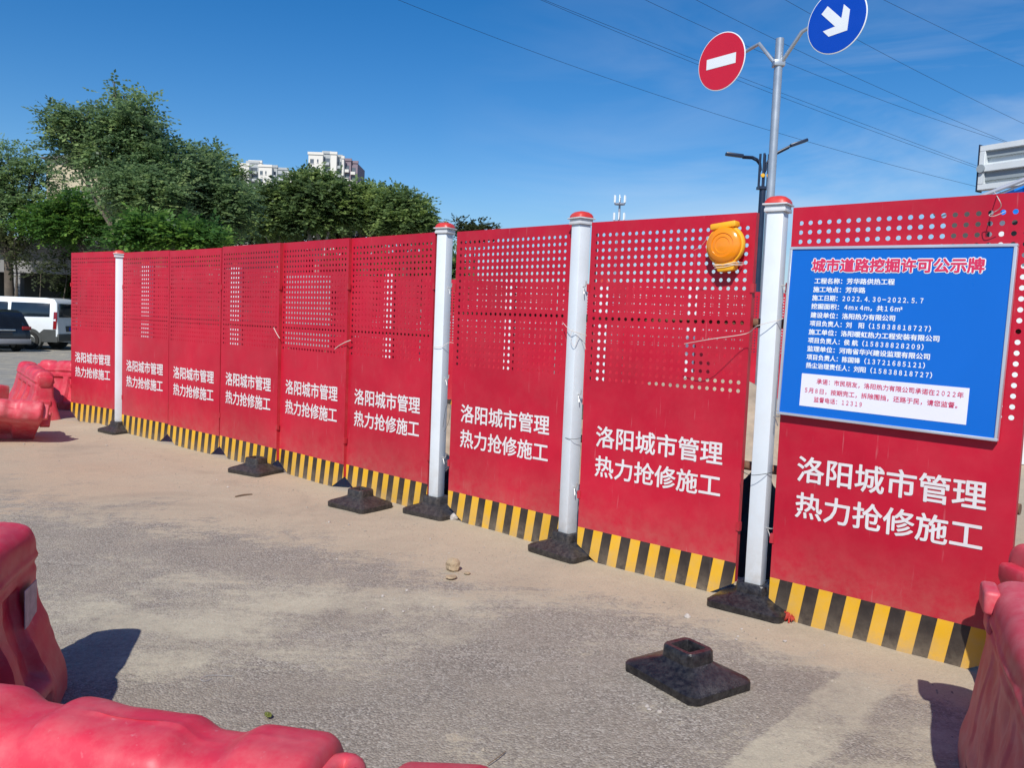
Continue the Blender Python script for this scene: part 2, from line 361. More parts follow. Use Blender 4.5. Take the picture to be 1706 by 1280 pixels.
# soft tread marks
tread = (vnoise((X * .8 + Y * .6) * 9, (Y * .8 - X * .6) * 34, 31) - .5) * smoothstep(.25, .6, D) * smoothstep(1.2, .9, D)
D += tread * .25
RD = fbm(X * .55, Y * .8, 2, 9)
Pl = np.maximum(Pl, .41 * smoothstep(.9, -.8, X) * smoothstep(2.4, 3.2, Y)); Pl = np.maximum(Pl, .22)
for cx, cy, rx, ry, a in ((-2.1, 4.75, 1.1, .42, .30), (-1.3, 4.55, .6, .25, .22), (-2.6, 4.1, .4, .3, .25), (-.3, 2.9, .9, .45, .2), (1.0, 2.95, .3, .3, .2)):
    k_ = a * np.exp(-((X - cx) / rx) ** 2 - ((Y - cy) / ry) ** 2); Pl -= k_; D -= k_ * 1.6
D = np.clip(D, 0, 1.3); Pl = np.clip(Pl, 0, 1.3)
nxg, nyg = len(gx), len(gy)
# low berm of dirt drifted along the foot of the fence
Z = Z + .010 * np.exp(-((d_f) / .16) ** 2) * (.4 + fbm(X * 5, Y * 5, 3, 17)) * (X > -5.6) * (X < 2.2)
Z = Z + .05 * np.exp(-(((X + 4.9) / .5) ** 2 + ((Y - 9.5) / .3) ** 2)) * (.3 + fbm(X * 6, Y * 6, 3, 19))
idx = np.arange(nxg * nyg).reshape(nyg, nxg)
quads = np.stack([idx[:-1, :-1], idx[:-1, 1:], idx[1:, 1:], idx[1:, :-1]], -1).reshape(-1, 4)
def grid_mesh(name, co, quads, m):
    me = bpy.data.meshes.new(name); n = len(co); k = len(quads)
    me.vertices.add(n); me.vertices.foreach_set('co', co.astype(np.float32).ravel())
    me.loops.add(4 * k); me.loops.foreach_set('vertex_index', quads.astype(np.int32).ravel())
    me.polygons.add(k); me.polygons.foreach_set('loop_start', np.arange(0, 4 * k, 4, dtype=np.int32))
    me.materials.append(m); me.update(calc_edges=True); me.validate(); return me
gm, nt, b, o_ = newmat('asphalt_and_dirt'); N = nt.nodes.new; L = nt.links.new
geo = N('ShaderNodeNewGeometry')
def attr(n):
    a = N('ShaderNodeAttribute'); a.attribute_name = n; return a.outputs['Fac']
def noise(scale, detail=4, rough=.6, vec=None, dist=0):
    n = N('ShaderNodeTexNoise'); n.inputs['Scale'].default_value = scale; n.inputs['Detail'].default_value = detail; n.inputs['Roughness'].default_value = rough
    n.inputs['Distortion'].default_value = dist
    L(vec or geo.outputs['Position'], n.inputs['Vector']); return n.outputs['Fac']
def rng_(v, a, b2, c=0, d=1):
    m_ = N('ShaderNodeMapRange'); m_.inputs['From Min'].default_value = a; m_.inputs['From Max'].default_value = b2; m_.inputs['To Min'].default_value = c; m_.inputs['To Max'].default_value = d
    L(v, m_.inputs['Value']); return m_.outputs[0]
def math_(op, a, b2):
    m_ = N('ShaderNodeMath'); m_.operation = op
    for i, v in enumerate((a, b2)):
        if isinstance(v, (int, float)): m_.inputs[i].default_value = v
        else: L(v, m_.inputs[i])
    return m_.outputs[0]
def mixc(f, a, b2):
    m_ = N('ShaderNodeMix'); m_.data_type = 'RGBA'
    if isinstance(f, (int, float)): m_.inputs['Factor'].default_value = f
    else: L(f, m_.inputs['Factor'])
    for k_, v in (('A', a), ('B', b2)):
        if isinstance(v, tuple): m_.inputs[k_].default_value = (*v, 1)
        else: L(v, m_.inputs[k_])
    return m_.outputs['Result']
mpS = N('ShaderNodeMapping'); mpS.inputs['Rotation'].default_value = (0, 0, R(-38)); mpS.inputs['Scale'].default_value = (1.2, 11, 1); L(geo.outputs['Position'], mpS.inputs[0])
n_str = noise(1.6, 6, .72, vec=mpS.outputs[0], dist=.8)
vor = N('ShaderNodeTexVoronoi'); vor.inputs['Scale'].default_value = 125; L(geo.outputs['Position'], vor.inputs['Vector'])
sepc = N('ShaderNodeSeparateColor'); L(vor.outputs['Color'], sepc.inputs[0])
stone = rng_(sepc.outputs[0], .55, .95)                     # a part of the aggregate is pale
asph = mixc(rng_(sepc.outputs[1], 0, 1), (.115, .100, .086), (.255, .226, .190))
asph = mixc(math_('MULTIPLY', stone, .78), asph, (.48, .44, .385))
asph = mixc(rng_(noise(1.3, 3), .35, .7, 0, .35), asph, (.13, .117, .102))
film = noise(2.6, 8, .72)
asph = mixc(rng_(film, .35, .75, .16, .74), asph, (.35, .30, .235))
asph = mixc(rng_(n_str, .5, .72, 0, .45), asph, (.36, .315, .26))
road = mixc(rng_(noise(.35, 4), .3, .7), (.20, .195, .185), (.27, .26, .24))
sp = N('ShaderNodeSeparateXYZ'); L(geo.outputs['Position'], sp.inputs[0])
asph = mixc(rng_(sp.outputs['Y'], 12.5, 14.0), asph, road)
dirt = mixc(attr('ruddy'), (.43, .36, .26), (.45, .34, .235))
dirt = mixc(rng_(noise(9, 6, .7), .35, .75, 0, .45), dirt, (.36, .29, .215))
dirt = mixc(rng_(noise(60, 3, .7), .62, .8, 0, .6), dirt, (.22, .18, .14))
pale = mixc(rng_(noise(14, 5, .7), .35, .7), (.48, .43, .32), (.40, .355, .265))
n_big = noise(2.2, 7, .68, dist=.4); n_fine = noise(38, 4, .75)
n_mid = noise(9.5, 6, .7)
def dev(v, k_): return math_('MULTIPLY', math_('SUBTRACT', v, .5), k_)
thr = math_('ADD', math_('ADD', dev(n_big, 1.5), dev(n_mid, .9)), math_('ADD', dev(n_fine, .8), dev(n_str, 1.1)))
thr = math_('ADD', thr, .5)
fD = rng_(math_('SUBTRACT', attr('dirt'), thr), -.22, .26)
fP = rng_(math_('SUBTRACT', attr('pale'), thr), -.26, .34, 0, .92)
c = mixc(fP, asph, pale); c = mixc(fD, c, dirt)
c = mixc(rng_(noise(1.05, 5, .62, dist=.6), .52, .74, 0, .42), c, (.21, .175, .14))          # damp brown stains
c = mixc(rng_(n_str, .58, .74, 0, .35), c, (.50, .455, .36))                      # brushed pale streaks
mott = rng_(noise(110, 3, .8), .3, .7, .86, 1.12)
vm = N('ShaderNodeVectorMath'); vm.operation = 'SCALE'; L(c, vm.inputs[0]); L(mott, vm.inputs['Scale'])
L(vm.outputs[0], b.inputs['Base Color']); b.inputs['Roughness'].default_value = .88; b.inputs['Specular IOR Level'].default_value = .25
cover = math_('MAXIMUM', fD, fP)
hA = math_('MULTIPLY', math_('SUBTRACT', 1.0, cover), rng_(vor.outputs['Distance'], 0, .8, 1, 0))
hD = math_('MULTIPLY', cover, noise(45, 5, .75))
bp = N('ShaderNodeBump'); bp.inputs['Strength'].default_value = .55; bp.inputs['Distance'].default_value = .006
L(math_('ADD', hA, hD), bp.inputs['Height']); L(bp.outputs[0], b.inputs['Normal'])
co = np.stack([X, Y, Z], -1).reshape(-1, 3)
me = grid_mesh('ground', co, quads, gm)
for nm, arr in (('dirt', D), ('pale', Pl), ('ruddy', smoothstep(.35, .62, RD))):
    a = me.attributes.new(nm, 'FLOAT', 'POINT'); a.data.foreach_set('value', arr.astype(np.float32).ravel())
me.polygons.foreach_set('use_smooth', [True] * len(me.polygons))
g = link('ground', me); tag(g, kind='structure')

# ------------------------------------------------------------------ lettering
def text_mesh(name, body, size, m, offset=0.0, extrude=0.0, align='LEFT', sp=1.0):
    cu = bpy.data.curves.new(name, 'FONT'); cu.body = body; cu.size = size; cu.offset = 0; cu.extrude = 0
    cu.align_x = align; cu.space_character = sp; cu.resolution_u = 3
    o = bpy.data.objects.new(name, cu); COL.objects.link(o)
    dg = bpy.context.evaluated_depsgraph_get(); me = bpy.data.meshes.new_from_object(o.evaluated_get(dg))
    COL.objects.unlink(o); bpy.data.objects.remove(o); bpy.data.curves.remove(cu)
    co = np.empty(len(me.vertices) * 3); me.vertices.foreach_get('co', co); co = co.reshape(-1, 3)
    if offset:                                       # heavier strokes: the print spread a little in every direction
        F = [tuple(p.vertices) for p in me.polygons]; n0 = len(co); V = []; FF = []
        K = 8
        for k in range(K + 1):
            sh = np.array([0, 0, 0.0]) if k == K else np.array([math.cos(2 * PI * k / K), math.sin(2 * PI * k / K), 0]) * offset
            sh[2] = k * .00004; V.append(co + sh); FF += [tuple(i + k * n0 for i in f) for f in F]
        co = np.concatenate(V); me = mesh(name, co, FF, m)
    me.materials.clear(); me.materials.append(m)
    return me, co
def place_text(me, co, x0, x1, z0, z1, y):
    """stand the lettering up in the x,z plane, facing -y, filling the given rectangle"""
    mn = co.min(0); mxx = co.max(0)
    q = np.empty_like(co)
    q[:, 0] = x0 + (co[:, 0] - mn[0]) / (mxx[0] - mn[0]) * (x1 - x0)
    q[:, 2] = z0 + (co[:, 1] - mn[1]) / (mxx[1] - mn[1]) * (z1 - z0)
    q[:, 1] = y - (co[:, 2] - mn[2])
    me.vertices.foreach_set('co', q.ravel()); me.update(); return me
def join_meshes(name, ms, mats):
    V = []; F = []; I = []
    for me, mi in ms:
        n = len(V); V += [tuple(v.co) for v in me.vertices]; F += [tuple(i + n for i in p.vertices) for p in me.polygons]; I += [mi] * len(me.polygons)
    return mesh(name, V, F, mats, I)
l1, c1 = text_mesh('lettering', '洛阳城市管理', .137, M['letter'], .0022)
place_text(l1, c1, .100, .895, .702, .828, -.0022)
l2, c2 = text_mesh('lettering', '热力抢修施工', .137, M['letter'], .0022)
place_text(l2, c2, .103, .893, .530, .655, -.0022)
LETTER = join_meshes('lettering', [(l1, 0), (l2, 0)], [M['letter']])

# ------------------------------------------------------------------ perforated fence panel
NC, NR, PC, HR, ZT = 22, 20, .0435, .0106, 1.925
def perf_sheet(th=.0025, NH=12):
    b_ = MB(); x0 = .5 - (NC - 1) * PC / 2 - PC / 2; z1 = ZT + PC / 2; x1 = x0 + NC * PC; z0 = z1 - NR * PC
    def hole(cx, cz):
        V = []; F = []
        h = PC / 2
        sq = []
        for k in range(NH):
            t = 2 * PI * (k + .5) / NH; cxk, szk = math.cos(t), math.sin(t); s = h / max(abs(cxk), abs(szk)); sq.append((cx + cxk * s, cz + szk * s))
        # move the corner samples exactly into the corners
        for qx, qz in ((1, 1), (-1, 1), (-1, -1), (1, -1)):
            k = min(range(NH), key=lambda i: (sq[i][0] - cx - qx * h) ** 2 + (sq[i][1] - cz - qz * h) ** 2); sq[k] = (cx + qx * h, cz + qz * h)
        rg = [(cx + HR * math.cos(2 * PI * (k + .5) / NH), cz + HR * math.sin(2 * PI * (k + .5) / NH)) for k in range(NH)]
        for y in (0, th):
            V += [(x, y, z) for x, z in sq] + [(x, y, z) for x, z in rg]
        for k in range(NH):
            j = (k + 1) % NH
            F.append((k, j, NH + j, NH + k)); F.append((2 * NH + j, 2 * NH + k, 3 * NH + k, 3 * NH + j))
            F.append((NH + k, NH + j, 3 * NH + j, 3 * NH + k))
        return V, F
    V0, F0 = hole(0, 0); V0 = np.array(V0)
    for i in range(NC):
        for j in range(NR):
            b_.add(V0 + np.array([x0 + (i + .5) * PC, 0, z1 - (j + .5) * PC]), F0)
    ZB = .21
    for (xa, xb, za, zb) in ((0, x0, z0, z1), (x1, 1, z0, z1), (0, 1, z1, 2.0), (0, 1, ZB, z0)): b_.box(xa, xb, 0, th, za, zb)
    me = mesh('sheet', b_.V, b_.F, [M['red']]); return me
SHEET = perf_sheet()
def stripe_part():
    b_ = MB(); ZB = .21; SL = .15
    w = .0635; x = -.045; k = 0
    def clip(poly, a, c_, d):                         # keep the side where a*x + c_*z >= d
        out = []
        for i_ in range(len(poly)):
            p, q = poly[i_], poly[(i_ + 1) % len(poly)]; fp = a * p[0] + c_ * p[1] - d; fq = a * q[0] + c_ * q[1] - d
            if fp >= 0: out.append(p)
            if (fp > 0) != (fq > 0) and abs(fp - fq) > 1e-12:
                t = fp / (fp - fq); out.append((p[0] + (q[0] - p[0]) * t, p[1] + (q[1] - p[1]) * t))
        return out
    while x < 1:
        poly = [(x, 0), (x + w, 0), (x + w + SL * ZB, ZB), (x + SL * ZB, ZB)]
        for a, c_, d in ((1, 0, 0), (-1, 0, -1), (.105 / .175, 1, .105), (-.105 / .175, 1, .105 - .105 / .175)):
            if poly: poly = clip(poly, a, c_, d)
        if len(poly) > 2: b_.prism(poly, 0, .0025, k % 2)
        x += w; k += 1
    return mesh('stripe_band', b_.V, b_.F, [M['yellow'], M['black']], b_.I)
STRIPE = stripe_part()
def rail_meshes():
    out = []
    e = .0275
    out.append(MB().box(0, .022, .003, .034, .11, 2.0)); out.append(MB().box(.978, 1, .003, .034, .11, 2.0))
    out.append(MB().box(.023, .977, .003, .032, 1.965, 2.0)); out.append(MB().box(.023, .977, .003, .030, .215, .245))
    out.append(MB().box(.023, .977, .003, .030, .985, 1.015))
    return [mesh('frame_rail', b_.V, b_.F, [M['redrail']]) for b_ in out]
RAILS = rail_meshes()
LUGM = [mesh('hinge_lug', b_.V, b_.F, [M['redrail']]) for b_ in [MB().box(x_, x_ + .020, -.006, .018, z_, z_ + .045) for x_ in (-.012, .992) for z_ in (1.60, .38)]]
def fence_panel(p0, p1, z, label, group, letters=True, w=None, tilt=0.0):
    p0 = Vector(p0); p1 = Vector(p1); d = p1 - p0
    t = thing('hoarding', label, 'hoarding', (p0.x, p0.y, z), math.atan2(d.y, d.x), group)
    t.rotation_euler.x = tilt
    t.scale = (d.length, 1, 1)
    link('sheet', SHEET, t); link('stripe_band', STRIPE, t)
    for r_ in RAILS: link('frame_rail', r_, t)
    if letters:
        link('lettering', LETTER, t)
        for r_ in LUGM: link('hinge_lug', r_, t)
    return t
LAB = ['red perforated hoarding at the far left end, beside the parked white van',
       'red hoarding panel just right of the farthest white post',
       'second red hoarding to the right of the farthest white post',
       'red hoarding panel whose left corner shows behind the farthest empty rubber foot',
       'red hoarding panel with white twine hanging over its right edge',
       'red hoarding panel just left of the second white post, behind an empty rubber foot',
       'red hoarding panel between the second and third white posts',
       'red hoarding panel carrying the amber warning lamp',
       'red hoarding panel at the right carrying the blue notice board']
GP = 'red perforated hoarding panels in the front row'
tilts = [R(a) for a in (.3, -.2, .4, -.3, .2, -.1, .0, .0, .0)]
for i, (a_, b2, z) in enumerate(PANELS): fence_panel(a_, b2, z, LAB[i], GP, tilt=0)

# ------------------------------------------------------------------ posts
def make_post(h, label, loc, rz, group, hooks=True, sc_=None):
    t = thing('fence_post', label, 'post', loc, rz, group)
    w = .041 if sc_ is None else sc_
    MB().box(-w, w, -w, w, .03, h - .05).build('shaft', [M['post']], t, bevel=.006)
    b_ = MB(); b_.box(-.052, .052, -.052, .052, h - .062, h - .045).box(-.049, .049, -.049, .049, h - .045, h - .03).box(-.060, .060, -.060, .060, h - .030, h - .022)
    b_.build('collar', [M['capwhite']], t, bevel=.002)
    prof = [(.060, h - .022), (.058, h - .010), (.050, h + .002), (.036, h + .012), (.016, h + .017), (.001, h + .018)]
    R_ = []
    for r_, z in prof:
        ring = []
        for k in range(24):
            a = 2 * PI * k / 24; c_, s_2 = math.cos(a), math.sin(a); q = (abs(c_) ** 4 + abs(s_2) ** 4) ** (-.25); ring.append((r_ * c_ * q, r_ * s_2 * q, z))
        R_.append(ring)
    MB().rings(R_).build('cap', [M['cap']], t, smooth=True)
    if hooks:
        for z in (1.62, .98, .42):
            hk = MB().tube([(.041, .0, z), (.062, -.004, z), (.078, -.01, z + .004), (.082, -.012, z + .03)], .0035, 6)
            hk.tube([(.047, 0, z - .008), (.06, -.006, z - .03), (.066, -.01, z - .045)], .0025, 6)
            hk.build('hook', [M['hook']], t)
    return t
FR = math.atan2(-.648, .762)
POSTS = [((-4.38, 9.16), 2.01, 2, .037, 'white square post with red cap, farthest along the fence, on a small dusty foot'),
         ((-.509, 5.83), 2.055, 36, .041, 'white square post second from the left, scraps of plaster at its foot'),
         ((.372, 4.94), 2.045, 50, .041, 'white square post with twisted wire around its middle, between two lettered panels'),
         ((1.26, 4.07), 2.035, 18, .041, 'white square post with red cap nearest the camera, left of the blue notice board')]
for (x, y), h_, phi, w_, lab in POSTS:
    make_post(h_, lab, (x, y, 0), math.atan2(-y, -x) - R(phi) + PI / 2, 'white posts of the front fence', sc_=w_)

# ------------------------------------------------------------------ rubber feet
def rr(hx, hy, r, z, n=6):
    o = []
    for (sx_, sy_, a0_) in ((1, 1, 0), (-1, 1, 90), (-1, -1, 180), (1, -1, 270)):
        for k in range(n + 1):
            a = R(a0_ + 90 * k / n); o.append((sx_ * (hx - r) + r * math.cos(a), sy_ * (hy - r) + r * math.sin(a), z))
    return o
def foot_mesh(seed, m):
    rs = random.Random(seed); b_ = MB()
    hx, hy = .193, .160
    R_ = [rr(hx - .004, hy - .004, .035, 0), rr(hx, hy, .038, .010), rr(hx, hy, .038, .038), rr(hx - .012, hy - .012, .034, .048),
          rr(.125, .10, .035, .070), rr(.090, .078, .03, .084), rr(.080, .070, .028, .091), rr(.078, .068, .028, .132), rr(.073, .063, .026, .139),
          rr(.050, .046, .008, .139), rr(.047, .044, .006, .132), rr(.045, .042, .006, .05)]
    R2 = []
    for i, r_ in enumerate(R_):
        if i < 5: r_ = [(x + rs.uniform(-.0022, .0022), y + rs.uniform(-.0022, .0022), max(0, z + rs.uniform(-.0015, .0015)) if i else 0) for x, y, z in r_]
        R2.append(r_)
    b_.rings(R2)
    me = mesh('rubber_foot', b_.V, b_.F, [m], smooth=True)
    me.set_sharp_from_angle(angle=R(35)); return me
FOOT = foot_mesh(1, M['rubber']); FOOTD = foot_mesh(2, M['rubberdusty'])
def foot(x, y, rz, me, label, z=0, sc=1):
    o = link('rubber_foot', me); o.location = (x, y, z); o.rotation_euler = (0, 0, rz); o.scale = (sc, sc, sc)
    return tag(o, label, 'rubber base', 'black rubber feet along the fence')
foot(.735, 3.17, R(-56), FOOT, 'empty black rubber foot standing alone on the asphalt nearest the camera, open socket on top', sc=1.03)
foot(-1.075, 5.96, R(-38), FOOTD, 'empty dusty rubber foot beside the second white post, its socket unused')
foot(-2.20, 7.12, R(-30), FOOTD, 'empty dusty rubber foot farthest from the camera, below the fourth panel from the left')
foot(-4.38, 9.16, FR + R(4), FOOTD, 'dusty rubber foot holding the farthest white post', sc=.95)
foot(-.509, 5.83, FR + R(4), FOOTD, 'grey dusty rubber foot holding the second white post, plaster scraps beside it')
foot(.372, 4.94, FR - R(5), FOOTD, 'rubber foot holding the wire-wrapped white post')
foot(1.26, 4.07, FR + R(3), FOOT, 'black rubber foot with white splashes holding the nearest white post')

# ------------------------------------------------------------------ notice board
bx = Vector((1.301, 3.969, 0)); bd = Vector((.750, -.680, 0)); bd.normalize(); bnrm = Vector((-bd.y, bd.x, 0))
o0 = bx + bd * .024 - bnrm * .032; o0.z = 1.783
nb = thing('notice_board', 'blue printed road excavation permit board in a silver frame hung on the right panel', 'notice board', o0, math.atan2(bd.y, bd.x))
nb.rotation_euler = (0, R(1.1), math.atan2(bd.y, bd.x))
BW, BH = .912, .770
MB().box(0, BW, 0, .018, -BH, 0).build('board_sheet', [M['boardblue']], nb)
fm = .013
for nm_, bb in (('frame_bar', (-fm, BW + fm, -.006, .022, 0, fm)), ('frame_bar', (-fm, BW + fm, -.006, .022, -BH - fm, -BH)), ('frame_bar', (-fm, 0, -.006, .022, -BH, 0)), ('frame_bar', (BW, BW + fm, -.006, .022, -BH, 0))):
    MB().box(*bb).build(nm_, [M['frame']], nb, bevel=.002, seg=1)
MB().box(.0946, .805, -.0012, -.0002, -.7293, -.577).build('white_field', [M['boardwhite']], nb)
# title: white edge, red face
tm, tcO = text_mesh('title', '城市道路挖掘许可公示牌', .07, M['boardtext'], .0062); place_text(tm, tcO, .095, .820, -.109, -.038, -.0012); link('title_edge', tm, nb)
tm, tcO = text_mesh('title', '城市道路挖掘许可公示牌', .07, M['boardred'], .0026); place_text(tm, tcO, .099, .816, -.105, -.042, -.0022); link('title', tm, nb)
LINES = [('工程名称：芳华路供热工程', .1173, .4702, .145), ('施工地点：芳华路', .1154, .349, .184), ('施工日期：2022.4.30-2022.5.7', .1137, .5975, .223),
         ('挖掘面积：4mx4m，共16m²', .1129, .5113, .262), ('建设单位：洛阳热力有限公司', .113, .4878, .3025), ('项目负责人：刘　阳（15838818727）', .113, .6516, .341),
         ('施工单位：洛阳暖虹热力工程安装有限公司', .1111, .6727, .381), ('项目负责人：侯 航（15838828209）', .1111, .6298, .420),
         ('监理单位：河南省华兴建设监理有限公司', .1101, .6426, .459), ('项目负责人：陈国锋（13721685121）', .111, .6422, .498), ('扬尘治理责任人：刘阳（15838818727）', .1109, .6742, .537)]
def text_runs(s_t, xa, xb, zc, em, m, off, y):
    """one printed line: Chinese characters at full width, figures a little narrower"""
    import re
    runs = [r_ for r_ in re.findall(r'[０-９－ｍｘ．]+|[^０-９－ｍｘ．]+', s_t)]
    wt = lambda r_: sum((.78 if ch in '０１２３４５６７８９－ｍｘ' else .5 if ch == '．' else .3 if ch in ' ²' else 1.0) for ch in r_)
    adv = (xb - xa) / (sum(wt(r_) for r_ in runs) - .12); x_ = xa - adv * .04; ms = []
    for r_ in runs:
        for ch in r_:
            if ch not in ' 　':
                g_ = '.' if ch == '．' else ch
                me_, c_o = text_mesh('glyph', g_, em, m, off); wch = wt(ch)
                q = c_o.copy(); q[:, 0] = x_ + c_o[:, 0] / em * adv * (wch if ch not in '．²' else 1.0); q[:, 2] = -zc - .38 * em + c_o[:, 1]; q[:, 1] = y - c_o[:, 2]
                me_.vertices.foreach_set('co', q.ravel()); ms.append((me_, 0))
            x_ += adv * wt(ch)
    return join_meshes('text_line', ms, [m])
FW = {ord(a): b for a, b in zip('0123456789-mx.', '０１２３４５６７８９－ｍｘ．')}
for s_t, xa, xb, zc in LINES:
    s_t = s_t.translate(FW)
    link('text_line', text_runs(s_t, xa, xb, zc, .0275, M['boardtext'], .0007, -.0012), nb)
for s_t, xa, xb, zc in (('承诺：市民朋友，洛阳热力有限公司承诺在2022年', .1679, .785, .608), ('5月8日，按期完工，拆除围挡，还路于民，请您监督。', .1123, .782, .653), ('监督电话：12319', .1618, .383, .693)):
    s_t = s_t.translate(FW)
    link('text_line', text_runs(s_t, xa, xb, zc, .0265, M['boardred'], .0003, -.0022), nb)

# ------------------------------------------------------------------ amber warning lamp on its panel
p8 = Vector((.425, 4.832, 0)); d8 = Vector((.764, -.650, 0)).normalized(); n8 = Vector((d8.y, -d8.x, 0))   # towards the camera
lp = p8 + d8 * .868 + n8 * .012; lp.z = 1.822
wl_ = thing('warning_lamp', 'amber round flashing lamp wired to a red perforated panel', 'warning lamp', lp, math.atan2(d8.y, d8.x))
wl_.rotation_euler = (0, R(-6), math.atan2(d8.y, d8.x))
face = Matrix.Rotation(R(90), 4, 'X')                # lathe axis z -> -y
prof = [(.098, .018), (.103, .024), (.104, .040), (.100, .048), (.094, .050)]
MB().lathe([(.06, .0)] + prof, 40, mtx=face).build('housing', [M['amberbody']], wl_, smooth=True)
R_ = []; lens = MB()
n_ = 56
for r_, z in ((.0935, .050), (.090, .060), (.083, .067), (.060, .074), (.058, .070), (.040, .074), (.038, .071), (.015, .075), (.001, .075)):
    R_.append([face @ Vector((r_ * math.cos(2 * PI * k / n_), r_ * math.sin(2 * PI * k / n_), z)) for k in range(n_)])
lens.rings(R_).build('lens', [M['amber']], wl_, smooth=True)
MB().box(-.070, .070, -.062, -.004, .085, .116).build('top_cover', [M['amberbody']], wl_, bevel=.008)
b_ = MB(); b_.prism([(-.060, -.088), (.060, -.088), (.045, -.132), (-.038, -.132)], -.058, -.006); b_.build('battery_box', [M['amberbody']], wl_, bevel=.006)
b_ = MB()
for k, (a_, c_) in enumerate((((-.058, -.099), (.056, -.094)), ((-.052, -.110), (.05, -.107)), ((-.06, -.092), (.058, -.103)))):
    b_.tube([(a_[0] - .02, .0, a_[1]), (a_[0], -.061, a_[1]), (0, -.063, (a_[1] + c_[1]) / 2 - .003), (c_[0], -.061, c_[1]), (c_[0] + .02, 0, c_[1])], .0016, 5)
b_.build('tie_wire', [M['wirewhite']], wl_)

# ------------------------------------------------------------------ wires and twine on the fence
def wire(name, label, cat, pts, r, m, group=None):
    P = [Vector(p) for p in pts]; out = []
    for i in range(len(P) - 1):
        p_1 = P[max(i - 1, 0)]; p0 = P[i]; p1 = P[i + 1]; p2 = P[min(i + 2, len(P) - 1)]
        for k in range(5):
            t = k / 5; out.append(.5 * ((2 * p0) + (-p_1 + p1) * t + (2 * p_1 - 5 * p0 + 4 * p1 - p2) * t * t + (-p_1 + 3 * p0 - 3 * p1 + p2) * t ** 3))
    out.append(P[-1]); o = MB().tube(out, r, 5).build(name, [m], None, smooth=True)
    return tag(o, label, cat, group)
WG = 'tie wires between posts and panels'
wire('tie_wire', 'thin wire from the nearest post to the lamp panel', 'wire', [at(1140, 573, 4.24), at(1185, 565, 4.1), at(1243, 556, 4.12), at(1262, 543, 4.01), at(1302, 532, 4.01), at(1312, 524, 4.06)], .0018, M['wirewhite'], WG)
wire('tie_wire', 'lower wire loop round the nearest post', 'wire', [at(1236, 785, 4.10), at(1250, 792, 4.0), at(1275, 790, 4.0), at(1292, 786, 4.06)], .0016, M['netblack'], WG)
wire('tie_wire', 'twisted pale wire round the third white post', 'wire', [at(938, 538, 4.98), at(950, 550, 4.875), at(968, 556, 4.872), at(985, 562, 4.878), at(1002, 566, 4.85)], .0020, M['wirewhite'], WG)
wire('tie_wire', 'loose wire tail hanging on the third white post', 'wire', [at(955, 548, 4.872), at(950, 562, 4.872), at(957, 578, 4.872), at(966, 556, 4.872), at(976, 582, 4.88)], .0014, M['wirewhite'], WG)
wire('tie_wire', 'low wire between the third post and the lamp panel', 'wire', [at(938, 729, 4.95), at(952, 732, 4.872), at(968, 730, 4.878), at(977, 724, 4.87)], .0014, M['netblack'], WG)
wire('tie_wire', 'pale wire crossing the second white post', 'wire', [at(722, 578, 5.8), at(735, 578, 5.765), at(748, 571, 5.775), at(757, 572, 5.74)], .0018, M['wirewhite'], WG)
wire('tie_wire', 'loop of wire hanging behind the second white post', 'wire', [at(738, 712, 5.765), at(743, 680, 5.765), at(750, 672, 5.83), at(748, 700, 5.83), at(740, 720, 5.78)], .0013, M['netblack'], WG)
wire('twine', 'white twine dangling from the join of two middle panels', 'string', [at(534, 628, 6.84), at(545, 605, 6.75), at(558, 582, 6.62), at(572, 572, 6.5), at(584, 567, 6.44)], .0035, M['wirewhite'])
wire('twine', 'pale twine scrap at the left edge of a middle panel join', 'string', [at(456, 546, 7.2), at(461, 556, 7.15), at(466, 564, 7.12)], .003, M['wirewhite'])
wire('tie_wire', 'bent wire hooked over the top right of the last panel', 'wire', [at(1656, 319, 3.62), at(1663, 330, 3.32), at(1668, 342, 3.30), at(1662, 350, 3.33), at(1648, 358, 3.36), at(1656, 360, 3.33), at(1676, 352, 3.30)], .0017, M['wirewhite'], WG)
wire('tie_wire', 'thin wire from the amber lamp to a perforation', 'wire', [at(1156, 417, 4.22), at(1168, 410, 4.17), at(1180, 394, 4.10)], .0013, M['wirewhite'], WG)

# scaffold tubes tied behind the hoarding
def tube_thing(p0, p1, label, r=.024):
    o = MB().tube([p0, p1], r, 12).build('scaffold_tube', [M['rust']], None, smooth=True)
    tag(o, label, 'scaffold tube', 'rusty tubes behind the front fence')
nrm = Vector((.65, .76, 0))
for (i0, i1, z, lab) in ((6, 8, 1.435, 'rusty tube at eye height behind the right panels'), (6, 8, .70, 'rusty tube at knee height behind the right panels'),
                         (1, 5, 1.29, 'rusty tube behind the left run of panels')):
    a_ = Vector((*PANELS[i0][0], z)) + nrm * (.10); b2 = Vector((*PANELS[i1][1], z)) + nrm * (.10)
    tube_thing(a_, b2, lab)

# ------------------------------------------------------------------ rear fence of the work site
REAR = []
x = -6.45; y = 12.25; k = 0
ORD = ['first', 'second', 'third', 'fourth', 'fifth', 'sixth', 'seventh', 'eighth', 'ninth']
seen = {}
def behind(x_, y_):
    q_ = x_ / y_
    for i_, (a_, b_2, _) in enumerate(PANELS):
        if a_[0] / a_[1] <= q_ < b_2[0] / b_2[1]: return 'seen through the %s front hoarding from the left' % ORD[i_]
        if i_ + 1 < 9 and q_ < PANELS[i_ + 1][0][0] / PANELS[i_ + 1][0][1] and q_ > a_[0] / a_[1]: return 'behind the joint right of the %s front hoarding' % ORD[i_]
    return 'past the left end of the front row' if q_ < 0 else 'past the right end of the front row'
def uniq(base_, s_):
    k_ = seen.get((base_, s_), 0); seen[(base_, s_)] = k_ + 1
    return ['', 'second ', 'third ', 'fourth ', 'fifth ', 'sixth '][k_] + base_ + ' ' + s_
rp = [(-6.45, 12.2)]
